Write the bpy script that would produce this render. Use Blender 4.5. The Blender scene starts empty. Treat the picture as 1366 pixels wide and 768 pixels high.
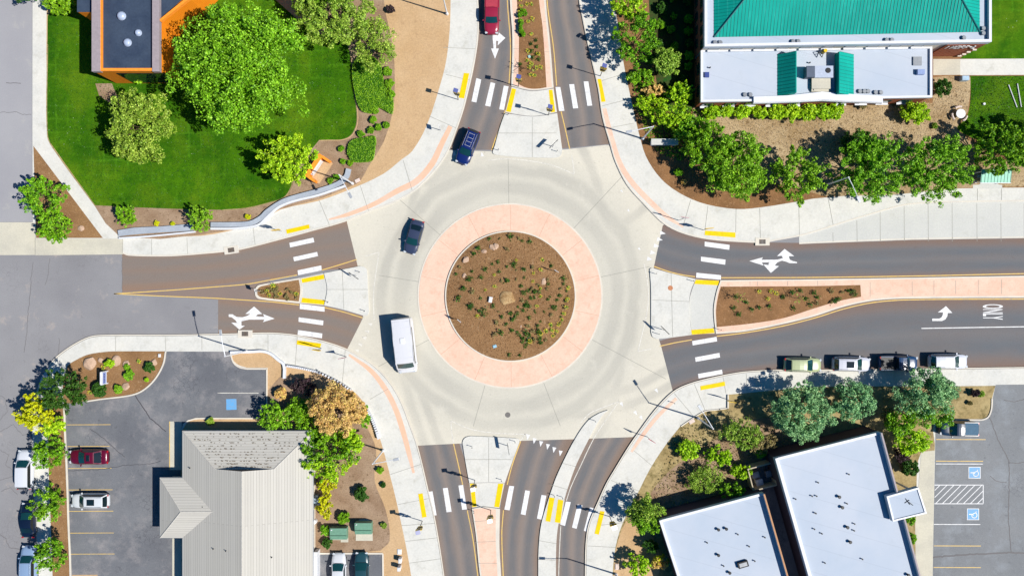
import bpy, bmesh, math, random
import numpy as np
from mathutils import Vector

# ------------------------------------------------------------------ camera, light, exposure
S = 0.1; CX, CY = 683.0, 384.0; H = 106.0
scn = bpy.context.scene
col = scn.collection
cam_d = bpy.data.cameras.new('camera'); cam = bpy.data.objects.new('camera', cam_d); col.objects.link(cam)
cam.location = (0, 0, H); cam.rotation_euler = (0, 0, 0)
cam_d.sensor_width = 36; cam_d.lens = 36 * H / (1366 * S); cam_d.clip_start = 1; cam_d.clip_end = 6000
scn.camera = cam

SHX, SHY = -0.79, 0.245                    # ground shadow of one metre of height
sun_el = math.atan2(1, math.hypot(SHX, SHY)); sun_to = Vector((-SHX, -SHY, 1)).normalized()
w = bpy.data.worlds.new('World'); scn.world = w; w.use_nodes = True
nt = w.node_tree; bg = nt.nodes['Background']
sky = nt.nodes.new('ShaderNodeTexSky'); sky.sky_type = 'NISHITA'; sky.sun_disc = False
sky.sun_elevation = sun_el
sky.sun_rotation = math.atan2(sun_to.x, sun_to.y)
hsv = nt.nodes.new('ShaderNodeHueSaturation'); hsv.inputs['Saturation'].default_value = 2.1
nt.links.new(sky.outputs[0], hsv.inputs['Color']); nt.links.new(hsv.outputs[0], bg.inputs[0]); bg.inputs[1].default_value = 0.065
sl = bpy.data.lights.new('sun', 'SUN'); sl.energy = 5.0; sl.angle = math.radians(0.5); sl.color = (1.0, 0.965, 0.90)
so = bpy.data.objects.new('sun', sl); col.objects.link(so); so.location = (60, -20, 90)
so.rotation_euler = sun_to.to_track_quat('Z', 'Y').to_euler()
scn.view_settings.view_transform = 'Standard'; scn.view_settings.look = 'None'
scn.view_settings.gamma = 1; scn.view_settings.exposure = 0.36; scn.view_settings.use_curve_mapping = False
scn.cycles.use_denoising = True; scn.cycles.max_bounces = 6; scn.cycles.transparent_max_bounces = 6

R = random.Random(7)

# ------------------------------------------------------------------ helpers
def P(x, y, h=0.0):
    k = (H - h) / H * S
    return ((x - CX) * k, (CY - y) * k)

def curve(pts, n=5):
    """open centripetal-ish catmull rom through pixel points"""
    if len(pts) < 3: return [tuple(p) for p in pts]
    out = []
    p = [np.array(q, float) for q in pts]
    p = [2 * p[0] - p[1]] + p + [2 * p[-1] - p[-2]]
    for i in range(1, len(p) - 2):
        a, b, c, d = p[i - 1], p[i], p[i + 1], p[i + 2]
        L = np.linalg.norm(c - b); la = np.linalg.norm(b - a) + 1e-6; ld = np.linalg.norm(d - c) + 1e-6
        m1 = (c - a) / (la + L) * L; m2 = (d - b) / (L + ld) * L
        for j in range(n):
            t = j / n
            out.append(tuple((2*t**3-3*t**2+1)*b + (t**3-2*t**2+t)*m1 + (-2*t**3+3*t**2)*c + (t**3-t**2)*m2))
    out.append(tuple(p[-2]))
    return out

def poly(*curves, n=5):
    out = []
    for c in curves:
        for q in curve(c, n):
            if not out or math.dist(out[-1], q) > 0.05: out.append(q)
    if math.dist(out[0], out[-1]) < 0.05: out.pop()
    return out

def tag(o, label=None, cat=None, group=None, kind=None):
    if label: o['label'] = label
    if cat: o['category'] = cat
    if group: o['group'] = group
    if kind: o['kind'] = kind
    return o

def empty(name, loc, label, cat, group=None, rz=0):
    o = bpy.data.objects.new(name, None); col.objects.link(o)
    o.location = loc; o.rotation_euler = (0, 0, rz); o.empty_display_size = 0.3
    return tag(o, label, cat, group)

class MB:
    def __init__(s): s.v = []; s.f = []; s.uv = {}
    def add(s, vs, fs):
        b = len(s.v); s.v += [tuple(q) for q in vs]; s.f += [tuple(b + i for i in f) for f in fs]; return s
    def box(s, cx, cy, cz, sx, sy, sz, rz=0.0, tx=0.0):
        c, n = math.cos(rz), math.sin(rz); ct, st = math.cos(tx), math.sin(tx); vs = []
        for dz in (-.5, .5):
            for dx, dy in ((-.5, -.5), (.5, -.5), (.5, .5), (-.5, .5)):
                x, y, z = dx*sx, dy*sy, dz*sz
                y, z = y*ct - z*st, y*st + z*ct
                vs.append((cx + x*c - y*n, cy + x*n + y*c, cz + z))
        return s.add(vs, [(3,2,1,0),(4,5,6,7),(0,1,5,4),(1,2,6,5),(2,3,7,6),(3,0,4,7)])
    def tube(s, p0, p1, r0, r1=None, n=8, caps=True):
        if r1 is None: r1 = r0
        a, b = Vector(p0), Vector(p1); d = (b - a).normalized()
        u = d.orthogonal().normalized(); v = d.cross(u); vs = []
        for p, r in ((a, r0), (b, r1)):
            for i in range(n):
                t = 2*math.pi*i/n; vs.append(p + u*math.cos(t)*r + v*math.sin(t)*r)
        fs = [(i, (i+1) % n, n + (i+1) % n, n + i) for i in range(n)]
        if caps: fs += [tuple(range(n))[::-1], tuple(range(n, 2*n))]
        return s.add(vs, fs)
    def prism(s, pts, z0, z1):
        """pts world xy"""
        n = len(pts); a = sum(pts[i][0]*pts[(i+1)%n][1]-pts[(i+1)%n][0]*pts[i][1] for i in range(n))
        if a < 0: pts = pts[::-1]
        vs = [(x, y, z0) for x, y in pts] + [(x, y, z1) for x, y in pts]
        fs = [tuple(range(n, 2*n))] + [(i, (i+1) % n, n+(i+1) % n, n+i) for i in range(n)]
        return s.add(vs, fs)
    def disc(s, cx, cy, z, r, n=12, rz=0):
        return s.add([(cx+r*math.cos(rz+2*math.pi*i/n), cy+r*math.sin(rz+2*math.pi*i/n), z) for i in range(n)], [tuple(range(n))])
    def quad(s, a, b, c, d): return s.add([a, b, c, d], [(0, 1, 2, 3)])
    def build(s, name, mat, parent=None, smooth=False, shift=None, bevel=0, tri=True):
        me = bpy.data.meshes.new(name)
        vs = s.v
        if shift is not None: vs = [(x-shift[0], y-shift[1], z-shift[2]) for x, y, z in vs]
        me.from_pydata(vs, [], s.f)
        if any(len(f) > 4 for f in s.f) and tri:
            bm = bmesh.new(); bm.from_mesh(me)
            bmesh.ops.triangulate(bm, faces=[f for f in bm.faces if len(f.verts) > 4], ngon_method='EAR_CLIP')
            bm.to_mesh(me); bm.free()
        me.materials.append(mat)
        if smooth: me.polygons.foreach_set('use_smooth', [True]*len(me.polygons))
        me.update()
        o = bpy.data.objects.new(name, me); col.objects.link(o)
        if parent: o.parent = parent
        if bevel:
            m = o.modifiers.new('bevel', 'BEVEL'); m.width = bevel; m.segments = 2; m.limit_method = 'ANGLE'
        return o

# ------------------------------------------------------------------ materials
K = 1.45
def lin(c): 
    return tuple((v/255/12.92 if v/255 <= .04045 else ((v/255+.055)/1.055)**2.4) for v in c)
def alb(c, k=K): return tuple(min(.88, v/k) for v in lin(c)) + (1,)

class N:
    def __init__(s, name):
        s.m = bpy.data.materials.new(name); s.m.use_nodes = True; s.t = s.m.node_tree
        s.b = s.t.nodes['Principled BSDF']; s.out = s.t.nodes['Material Output']
        s.g = s.n('ShaderNodeNewGeometry').outputs['Position']
    def n(s, typ, **kw):
        q = s.t.nodes.new(typ)
        for k, v in kw.items(): setattr(q, k, v)
        return q
    def l(s, a, b): s.t.links.new(a, b)
    def noise(s, scale, detail=4, rough=.6, vec=None, dist=0):
        q = s.n('ShaderNodeTexNoise'); q.inputs['Scale'].default_value = scale; q.inputs['Detail'].default_value = detail
        q.inputs['Roughness'].default_value = rough; q.inputs['Distortion'].default_value = dist
        s.l(vec or s.g, q.inputs['Vector']); return q.outputs['Fac']
    def ramp(s, fac, lo, hi, a=0.0, b=1.0):
        q = s.n('ShaderNodeMapRange'); q.inputs[1].default_value = lo; q.inputs[2].default_value = hi
        q.inputs[3].default_value = a; q.inputs[4].default_value = b; s.l(fac, q.inputs[0]); return q.outputs[0]
    def mix(s, fac, a, b, mode='MIX'):
        q = s.n('ShaderNodeMix', data_type='RGBA', blend_type=mode)
        for i, v in ((0, fac), (6, a), (7, b)):
            if hasattr(v, 'is_linked') or hasattr(v, 'links'): s.l(v, q.inputs[i])
            else: q.inputs[i].default_value = v
        return q.outputs[2]
    def math(s, op, a, b=None, clamp=False):
        q = s.n('ShaderNodeMath', operation=op); q.use_clamp = clamp
        for i, v in ((0, a), (1, b)):
            if v is None: continue
            if hasattr(v, 'links'): s.l(v, q.inputs[i])
            else: q.inputs[i].default_value = v
        return q.outputs[0]
    def bump(s, fac, strength=.3, dist=.03):
        q = s.n('ShaderNodeBump'); q.inputs['Strength'].default_value = strength; q.inputs['Distance'].default_value = dist
        s.l(fac, q.inputs['Height']); s.l(q.outputs[0], s.b.inputs['Normal'])
    def fin(s, c, rough=.85, spec=.3, metal=0):
        if hasattr(c, 'links'): s.l(c, s.b.inputs['Base Color'])
        else: s.b.inputs['Base Color'].default_value = c
        s.b.inputs['Roughness'].default_value = rough; s.b.inputs['Specular IOR Level'].default_value = spec
        s.b.inputs['Metallic'].default_value = metal
        return s.m

def scale3(c, f): return tuple(min(.9, v*f) for v in c[:3]) + (1,)

def ground_mat(name, c, c2, big=.25, fine=6, fine_amt=.35, bump=.15, rough=.9, c3=None, c3scale=1.0, c3lo=.58, c3hi=.7, bd=.03, stain=None):
    m = N(name); a, b = alb(c), alb(c2)
    x = m.mix(m.ramp(m.noise(big, 5, .6), .35, .65), a, b)
    if c3: x = m.mix(m.ramp(m.noise(c3scale, 6, .7), c3lo, c3hi), x, alb(c3))
    if stain:
        x = m.mix(m.ramp(m.noise(.55, 7, .7, dist=.4), .62, .72, 0, .5), x, alb(stain)); x = m.mix(m.ramp(m.noise(1.7, 2, .5), .68, .74, 0, .45), x, alb(stain))
    if stain:
        vo = m.n('ShaderNodeTexVoronoi'); vo.feature = 'DISTANCE_TO_EDGE'; vo.inputs['Scale'].default_value = 1.5
        wv = m.n('ShaderNodeVectorMath'); wv.operation = 'ADD'; nz = m.n('ShaderNodeTexNoise'); nz.inputs['Scale'].default_value = 1.2; nz.inputs['Detail'].default_value = 4
        m.l(m.g, nz.inputs['Vector']); m.l(m.g, wv.inputs[0]); m.l(nz.outputs['Color'], wv.inputs[1]); m.l(wv.outputs[0], vo.inputs['Vector'])
        ck = m.math('MULTIPLY', m.math('LESS_THAN', vo.outputs['Distance'], .035), m.ramp(m.noise(.11, 4, .6), .56, .62, 0, .6)); x = m.mix(ck, x, alb(stain))
    f = m.noise(fine, 6, .75)
    x = m.mix(fine_amt, x, m.mix(m.ramp(f, .3, .7), (.25, .25, .25, 1), (.75, .75, .75, 1)), 'OVERLAY')
    m.bump(f, bump, bd); return m.fin(x, rough, .2)

def plain(name, c, rough=.5, spec=.5, metal=0, var=.12, vs=3, k=K):
    m = N(name); a = alb(c, k)
    x = m.mix(m.ramp(m.noise(vs, 5, .65), .3, .7), scale3(a, 1-var), scale3(a, 1+var))
    return m.fin(x, rough, spec, metal)

M = {}
M['concrete'] = ground_mat('sidewalk_concrete', (233,230,220), (222,221,214), .3, 4, .2, .05, c3=(204,200,186), c3scale=.6, c3lo=.55, c3hi=.8)
M['concrete_old'] = ground_mat('old_concrete', (222,216,196), (205,200,184), .3, 5, .2, .05)
M['concrete_grey'] = ground_mat('grey_concrete', (222,221,213), (212,212,206), .2, 5, .18, .05, c3=(196,194,182), c3scale=.5, c3lo=.6, c3hi=.85)
M['kerb'] = ground_mat('kerb_concrete', (240,231,214), (226,218,205), .5, 6, .15, .05)
M['pink'] = ground_mat('coloured_concrete', (251,216,192), (245,205,180), .35, 5, .2, .05, c3=(236,186,160), c3scale=1.1, c3lo=.5, c3hi=.8)
M['orangeband'] = ground_mat('stained_concrete', (252,198,165), (244,205,180), .5, 5, .12, .05)
M['asphalt_old'] = ground_mat('old_asphalt', (158,157,159), (143,142,145), .08, 9, .3, .1, c3=(176,168,163), c3scale=.35, stain=(134,132,134))
M['asphalt_pale'] = ground_mat('pale_asphalt', (176,175,178), (166,165,170), .1, 8, .16, .1, c3=(184,182,180), c3scale=.25)
M['asphalt_lot'] = ground_mat('lot_asphalt', (130,132,136), (110,112,118), .12, 8, .35, .1, c3=(158,154,154), c3scale=.3, c3lo=.5, c3hi=.72, stain=(92,92,98))
M['asphalt_lot_b'] = ground_mat('lot_asphalt_worn', (147,149,151), (133,136,139), .1, 8, .3, .1, c3=(158,163,168), c3scale=.3, c3lo=.5, c3hi=.75, stain=(112,114,120))
M['asphalt_new'] = ground_mat('new_asphalt', (150,132,122), (142,126,118), .1, 9, .25, .1)
M['lawn'] = None
M['dirt_tan'] = ground_mat('tan_dirt', (218,184,142), (206,170,126), .2, 5, .35, .4, c3=(190,156,118), c3scale=1.2, c3lo=.55, c3hi=.75)
M['dirt_straw'] = ground_mat('dry_grass_ground', (190,170,122), (166,144,98), .3, 4, .5, .5, c3=(112,100,58), c3scale=.9, c3lo=.5, c3hi=.7)
M['mulch'] = ground_mat('bark_mulch', (164,126,86), (144,108,72), .35, 7, .6, .8, c3=(186,152,116), c3scale=3.0, c3lo=.56, c3hi=.68, bd=.08)
M['mulch_red'] = ground_mat('dark_bark_mulch', (160,118,78), (136,100,66), .4, 7, .6, .8, c3=(180,140,102), c3scale=2.5, c3lo=.56, c3hi=.7, bd=.08)
M['chips'] = ground_mat('wood_chip_ground', (196,172,134), (168,140,100), .25, 5, .8, .8, c3=(118,92,58), c3scale=2.2, c3lo=.55, c3hi=.66, bd=.08)
M['gravelbed'] = ground_mat('gravel_bed', (178,152,126), (152,124,98), .4, 6, .6, .6, c3=(120,96,70), c3scale=2, c3lo=.57, c3hi=.7)
M['deepbed'] = ground_mat('leafy_bed_soil', (60,84,34), (74,62,36), .5, 5, .6, .6, c3=(34,86,22), c3scale=1.2, c3lo=.5, c3hi=.62)
M['ground'] = ground_mat('far_ground', (150,138,104), (120,122,80), .02, 1, .3, .2)

def lawn_mat():
    m = N('lawn_grass')
    x = m.mix(m.ramp(m.noise(.12, 5, .6), .38, .62), alb((50,100,4)), alb((74,124,6)))
    x = m.mix(m.ramp(m.noise(1.1, 6, .7), .55, .75), x, alb((92,146,18)))
    # worn yellowing near centre-bottom and small daisies
    x = m.mix(m.ramp(m.noise(.15, 5, .65), .46, .68, 0, .65), x, alb((112,144,22)))
    x = m.mix(m.ramp(m.noise(.5, 6, .8), .5, .7, 0, .6), x, alb((26,88,4)))
    sp = m.n('ShaderNodeSeparateXYZ'); m.l(m.g, sp.inputs[0])
    for ax_, fr in ((0, .62), (1, .55)):
        st = m.math('FRACT', m.math('MULTIPLY', m.math('ADD', sp.outputs[ax_], m.math('MULTIPLY', m.noise(.3, 2, .5), .6)), fr))
        x = m.mix(m.math('MULTIPLY', m.math('SUBTRACT', 1.0, m.math('DIVIDE', m.math('ABSOLUTE', m.math('SUBTRACT', st, .5)), .12), True), m.ramp(m.noise(.2, 3, .6), .45, .65, 0, .35)), x, alb((100,160,30)))
    f = m.noise(9, 6, .8)
    x = m.mix(.7, x, m.mix(m.ramp(f, .3, .7), (.2,.2,.2,1), (.8,.8,.8,1)), 'OVERLAY')
    v = m.n('ShaderNodeTexVoronoi'); v.inputs['Scale'].default_value = 1.5; m.l(m.g, v.inputs['Vector'])
    d = m.math('LESS_THAN', v.outputs['Distance'], .06)
    dd = m.math('MULTIPLY', d, m.ramp(m.noise(.18, 3, .5), .54, .58))
    x = m.mix(dd, x, alb((215,225,190)))
    m.bump(f, .8, .08); return m.fin(x, .95, .1)
M['lawn'] = lawn_mat()

def lane_mat(name, edge, track, mid, cracks=False):
    m = N(name); uv = m.n('ShaderNodeUVMap').outputs[0]
    sp = m.n('ShaderNodeSeparateXYZ'); m.l(uv, sp.inputs[0]); u = sp.outputs[0]
    st = m.n('ShaderNodeMapping'); st.inputs['Scale'].default_value = (5, .12, 1); m.l(uv, st.inputs[0])
    streak = m.noise(1.0, 4, .6, vec=st.outputs[0])
    uu = m.math('ADD', u, m.math('MULTIPLY', m.math('SUBTRACT', streak, .5), .16))
    def peak(c, wd): 
        q = m.math('DIVIDE', m.math('ABSOLUTE', m.math('SUBTRACT', uu, c)), wd)
        return m.math('SUBTRACT', 1.0, q, True)
    tr = m.math('MAXIMUM', peak(.33, .17), peak(.67, .17))
    md = m.math('SUBTRACT', 1.0, m.math('DIVIDE', m.math('ABSOLUTE', m.math('SUBTRACT', u, .5)), .42), True)
    x = m.mix(m.ramp(md, .0, .45), alb(edge), alb(mid))
    x = m.mix(m.ramp(tr, .0, .8, 0, .9), x, alb(track))
    x = m.mix(m.ramp(streak, .3, .7, 0, .3), x, alb(edge))
    x = m.mix(m.ramp(m.noise(.3, 5, .6), .5, .75, 0, .4), x, alb(mid))
    x = m.mix(m.ramp(m.noise(1.4, 6, .75), .55, .75, 0, .35), x, scale3(alb(edge), .7))
    f = m.noise(9, 6, .8)
    x = m.mix(.4, x, m.mix(m.ramp(f, .3, .7), (.25,.25,.25,1), (.75,.75,.75,1)), 'OVERLAY')
    m.bump(f, .15, .02); return m.fin(x, .9, .25)
M['lane_brown'] = lane_mat('lane_brown', (152,126,108), (136,128,122), (144,128,117))
M['lane_mix'] = lane_mat('lane_mixed', (142,122,108), (112,116,120), (150,138,130))
M['lane_dark'] = lane_mat('lane_dark', (134,114,104), (108,114,120), (122,122,124))

def round_mat():
    m = N('roundabout_concrete'); sp = m.n('ShaderNodeSeparateXYZ'); m.l(m.g, sp.inputs[0])
    wob = m.math('MULTIPLY', m.math('SUBTRACT', m.noise(.09, 4, .55), .5), 3.2)
    def rad(px_, py_):
        cx, cy = P(px_, py_)
        dx = m.math('SUBTRACT', sp.outputs[0], cx); dy = m.math('SUBTRACT', sp.outputs[1], cy)
        return m.math('SQRT', m.math('ADD', m.math('MULTIPLY', dx, dx), m.math('MULTIPLY', dy, dy)))
    r0 = rad(681, 395); r = m.math('ADD', r0, wob)
    def pk(q, c, wd): return m.math('SUBTRACT', 1.0, m.math('DIVIDE', m.math('ABSOLUTE', m.math('SUBTRACT', q, c)), wd), True)
    tr = m.math('MAXIMUM', m.ramp(pk(r, 14.5, 1.3), 0, .6), m.ramp(pk(r, 17.0, 1.0), 0, .6))
    tr = m.math('MULTIPLY', tr, m.ramp(m.noise(.07, 3, .5), .36, .62, .3, .9))
    out = m.ramp(r0, 16.0, 18.5)
    for px_, py_, rr in ((770,325,20.6),(770,325,22.6),(595,460,21.8),(595,460,23.6),(900,440,34.6),(900,440,36.6),(600,300,20.2),(745,150,17.0)):
        q = m.math('ADD', rad(px_, py_), m.math('MULTIPLY', wob, .5))
        e = m.math('MULTIPLY', m.math('MULTIPLY', m.ramp(pk(q, rr, .8), 0, .6), out), m.ramp(m.noise(.06, 3, .5), .42, .58, .15, .85)); tr = m.math('MAXIMUM', tr, e)
    x = m.mix(m.ramp(m.noise(.1, 5, .6), .38, .62), alb((231,224,206)), alb((222,216,200)))
    inner = m.ramp(r, 17.5, 20.5, 1, 0)
    x = m.mix(m.math('MULTIPLY', inner, .6), x, alb((208,204,190)))
    x = m.mix(m.ramp(tr, 0, 1, 0, .58), x, alb((180,177,167)))
    x = m.mix(m.ramp(m.noise(1.2, 6, .75), .52, .8, 0, .45), x, alb((198,192,176)))
    x = m.mix(m.ramp(m.noise(.35, 6, .7), .58, .72, 0, .4), x, alb((236,230,214)))
    f = m.noise(5, 6, .75)
    x = m.mix(.16, x, m.mix(m.ramp(f, .3, .7), (.25,.25,.25,1), (.75,.75,.75,1)), 'OVERLAY')
    x = m.mix(m.ramp(m.noise(2.3, 2, .5), .70, .74, 0, .35), x, alb((150,146,136)))
    m.bump(f, .05, .02); return m.fin(x, .85, .25)
M['round'] = round_mat()

def paint(name, c, wear=.25):
    m = N(name); a = alb(c)
    x = m.mix(m.ramp(m.noise(2.2, 7, .8), .46, .68, 0, wear+.25), a, alb((170,165,160)))
    x = m.mix(m.ramp(m.noise(9, 4, .8), .64, .7, 0, wear+.1), x, alb((130,126,124)))
    return m.fin(x, .6, .3)
M['white_paint'] = paint('white_road_paint', (250,250,250), .3)
M['soft_white'] = paint('worn_white_paint', (240,236,224), .6)
M['yellow_line'] = paint('yellow_road_paint', (245,205,110), .4)
M['yellow_pad'] = plain('yellow_tactile_paving', (255,216,0), .7, .2, var=.16)
M['blue_paint'] = paint('blue_road_paint', (110,180,235), .3)
M['joint'] = plain('joint_filler', (150,142,128), .9, .1)
M['joint_soft'] = plain('joint_saw_cut', (168,166,156), .9, .1)
M['crack'] = plain('tar_crack_seal', (84,82,86), .6, .4)
M['tar_soft'] = plain('faded_tar_crack', (122,120,122), .8, .2)

M['metal_grey'] = plain('galvanised_metal', (200,204,208), .4, .5, .3)
M['white_metal'] = plain('white_coated_metal', (240,242,246), .4, .5)
M['black'] = plain('black_plastic', (30,30,34), .5, .4)
M['glass_dark'] = plain('dark_glass', (24,40,46), .06, .8, var=.02)
M['teal_glass'] = plain('tinted_glass', (26,70,72), .05, .9, var=.02)
M['tire'] = plain('tyre_rubber', (34,34,36), .9, .2)
M['chrome'] = plain('chrome', (190,195,200), .2, .6, .8)
M['lamp_red'] = plain('red_lens', (190,20,30), .2, .6)
M['lamp_clear'] = plain('clear_lens', (215,222,228), .1, .8)
M['bark'] = ground_mat('tree_bark', (120,100,78), (92,76,60), 1, 6, .5, .4)
M['rock'] = ground_mat('pinkish_rock', (214,182,156), (190,160,136), 1.2, 5, .4, .5)
M['solar'] = plain('solar_panel', (56,74,150), .25, .6)
M['sign_yellow'] = plain('yellow_sign_face', (250,206,30), .4, .4)
M['sign_white'] = plain('white_sign_face', (240,240,240), .4, .4)
M['sign_back'] = plain('sign_back_metal', (160,164,168), .4, .5, .4)
M['sign_black'] = plain('black_sign_face', (24,24,28), .5, .3)
M['green_box'] = plain('green_enamel', (118,164,138), .5, .4)
def membrane():
    m = N('white_roof_membrane')
    x = m.mix(m.ramp(m.noise(.1, 4, .6), .38, .62), alb((204,212,224)), alb((192,204,219)))
    x = m.mix(m.ramp(m.noise(.45, 6, .75), .56, .8, 0, .5), x, alb((190,198,206)))
    x = m.mix(m.ramp(m.noise(2.5, 6, .8), .6, .75, 0, .25), x, alb((170,172,172)))
    sp = m.n('ShaderNodeSeparateXYZ'); m.l(m.g, sp.inputs[0])
    a_ = m.math('ADD', m.math('MULTIPLY', sp.outputs[0], .2756), m.math('MULTIPLY', sp.outputs[1], .9613))
    s_ = m.math('LESS_THAN', m.math('FRACT', m.math('MULTIPLY', a_, .33)), .03)
    x = m.mix(m.math('MULTIPLY', s_, .22), x, alb((165,172,184)))
    return m.fin(x, .8, .1)
M['white_roof'] = membrane()
M['white_trim'] = plain('white_trim', (238,240,246), .5, .4, var=.05)
M['dark_roof'] = ground_mat('dark_roof_membrane', (70,84,104), (56,70,92), .4, 4, .35, .1, c3=(120,130,145), c3scale=.8, c3lo=.68, c3hi=.8, rough=.6)
M['grey_cap'] = plain('grey_parapet_cap', (172,160,164), .6, .3)
M['brick'] = None
M['beige_wall'] = plain('beige_wall', (216,206,190), .8, .2, k=1.2)
M['brown_wall'] = plain('brown_wall', (84,72,82), .8, .2, k=1.6)
M['tan_wall'] = plain('tan_wall', (206,156,116), .8, .2)
M['teal_roof'] = None

def brick_mat(name, a, b, mortar, sc=1.0):
    m = N(name); sp = m.n('ShaderNodeSeparateXYZ'); m.l(m.g, sp.inputs[0])
    cb = m.n('ShaderNodeCombineXYZ'); m.l(m.math('ADD', sp.outputs[0], sp.outputs[1]), cb.inputs[0]); m.l(sp.outputs[2], cb.inputs[1])
    br = m.n('ShaderNodeTexBrick'); m.l(cb.outputs[0], br.inputs['Vector'])
    br.inputs['Color1'].default_value = alb(a); br.inputs['Color2'].default_value = alb(b); br.inputs['Mortar'].default_value = alb(mortar)
    br.inputs['Scale'].default_value = sc; br.inputs['Brick Width'].default_value = .6; br.inputs['Row Height'].default_value = .3; br.inputs['Mortar Size'].default_value = .02
    return m.fin(br.outputs[0], .9, .1)
M['brick'] = brick_mat('red_brick', (178,98,66), (150,78,52), (188,150,124))
M['orange_wall'] = None
def orange():
    m = N('orange_siding'); sp = m.n('ShaderNodeSeparateXYZ'); m.l(m.g, sp.inputs[0])
    wv = m.math('FRACT', m.math('MULTIPLY', sp.outputs[2], 3.0))
    x = m.mix(m.ramp(wv, 0, .12), alb((150,78,10)), alb((238,142,24), 1.15))
    x = m.mix(m.ramp(m.noise(.8, 4, .6), .4, .7, 0, .5), x, alb((228,118,16), 1.15))
    return m.fin(x, .8, .2)
M['orange_wall'] = orange()
M['orange_plain'] = plain('orange_stucco', (250,150,50), .8, .2, k=1.2)

def teal():
    m = N('teal_metal_roof')
    x = m.mix(m.ramp(m.noise(.25, 4, .6), .4, .7), alb((0,164,148)), alb((10,178,160)))
    st = m.n('ShaderNodeMapping'); st.inputs['Scale'].default_value = (3.2, .1, 1); m.l(m.g, st.inputs[0])
    x = m.mix(m.ramp(m.noise(1, 3, .7, vec=st.outputs[0]), .55, .75, 0, .5), x, alb((70,205,188)))
    return m.fin(x, .7, .12)
M['teal_roof'] = teal()

def shingle(name, a, b, dark):
    m = N(name); uv = m.n('ShaderNodeUVMap').outputs[0]
    br = m.n('ShaderNodeTexBrick'); m.l(uv, br.inputs['Vector'])
    br.inputs['Color1'].default_value = alb(a); br.inputs['Color2'].default_value = alb(b); br.inputs['Mortar'].default_value = alb(dark)
    br.inputs['Scale'].default_value = 1; br.inputs['Brick Width'].default_value = 60; br.inputs['Row Height'].default_value = .34
    br.inputs['Mortar Size'].default_value = .03; br.inputs['Mortar Smooth'].default_value = .5; br.inputs['Bias'].default_value = 0
    x = m.mix(m.ramp(m.noise(.35, 4, .6), .4, .7, 0, .35), br.outputs[0], alb((208,204,192)))
    x = m.mix(m.ramp(m.noise(4, 5, .8), .66, .74, 0, .5), x, alb((120,112,104)))
    m.bump(br.outputs['Fac'], -.4, .03)
    return m.fin(x, .9, .15)
M['shingle'] = shingle('concrete_tile_roof', (210,206,197), (201,197,188), (168,164,156))

_paints = {}
def car_paint(c):
    if c not in _paints:
        m = N('car_paint'); m.fin(alb(c, 1.6), .28, .5); m.b.inputs['Coat Weight'].default_value = .35; m.b.inputs['Coat Roughness'].default_value = .04
        _paints[c] = m.m
    return _paints[c]

def leaf_mat(name, c1, c2, c3, k=.86):
    m = N(name)
    oi = m.n('ShaderNodeObjectInfo').outputs['Random']
    ri = m.n('ShaderNodeNewGeometry').outputs['Random Per Island']
    x = m.mix(m.ramp(m.noise(.55, 3, .6), .38, .62), alb(c1, k), alb(c2, k))
    x = m.mix(m.ramp(m.noise(2.6, 3, .7), .48, .7, 0, .7), x, alb(c3, k))
    x = m.mix(m.ramp(ri, .72, 1.0, 0, .8), x, alb(c3, k))
    hs = m.n('ShaderNodeHueSaturation'); m.l(m.ramp(oi, 0, 1, .494, .506), hs.inputs['Hue']); m.l(m.ramp(ri, 0, 1, .55, 1.25), hs.inputs['Value'])
    m.l(x, hs.inputs['Color']); x = hs.outputs[0]
    m.fin(x, .5, .3)
    tr = m.n('ShaderNodeBsdfTranslucent'); m.l(x, tr.inputs[0])
    ms = m.n('ShaderNodeMixShader'); ms.inputs[0].default_value = .2
    m.l(m.b.outputs[0], ms.inputs[1]); m.l(tr.outputs[0], ms.inputs[2]); m.l(ms.outputs[0], m.out.inputs[0])
    return m.m
LEAF = {
 'bright': leaf_mat('bright_green_leaf', (90,146,12), (116,170,20), (160,202,56)),
 'mid':    leaf_mat('green_leaf', (78,136,8), (108,162,14), (152,192,40)),
 'olive':  leaf_mat('olive_leaf', (104,146,30), (134,168,50), (176,194,86)),
 'yellow': leaf_mat('yellow_leaf', (196,194,14), (214,208,26), (164,184,20)),
 'ygreen': leaf_mat('yellow_green_leaf', (124,176,10), (154,198,18), (196,222,48)),
 'orange': leaf_mat('autumn_leaf', (216,172,104), (226,190,124), (190,184,84)),
 'blue':   leaf_mat('blue_green_leaf', (84,140,92), (124,174,116), (172,208,142)),
 'dark':   leaf_mat('dark_green_leaf', (36,78,14), (54,96,24), (80,122,38)),
 'brownish': leaf_mat('dry_brown_leaf', (142,126,84), (162,146,98), (110,116,50)),
 'purple': leaf_mat('dark_purple_leaf', (58,40,50), (74,52,58), (50,52,40)),
}
M['petal'] = plain('yellow_petal', (232,212,30), .6, .3, k=1.25)

# ------------------------------------------------------------------ setting: sheets
def sheet(name, pts, z, mat, base=None, kind='structure'):
    w_ = [P(x, y) for x, y in pts]; n = len(w_)
    a = sum(w_[i][0]*w_[(i+1)%n][1]-w_[(i+1)%n][0]*w_[i][1] for i in range(n))
    if a < 0: w_ = w_[::-1]
    b = MB()
    if base is None: b.add([(x, y, z) for x, y in w_], [tuple(range(n))])
    else: b.prism(w_, base, z)
    o = b.build(name, mat); tag(o, kind=kind); return o

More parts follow.
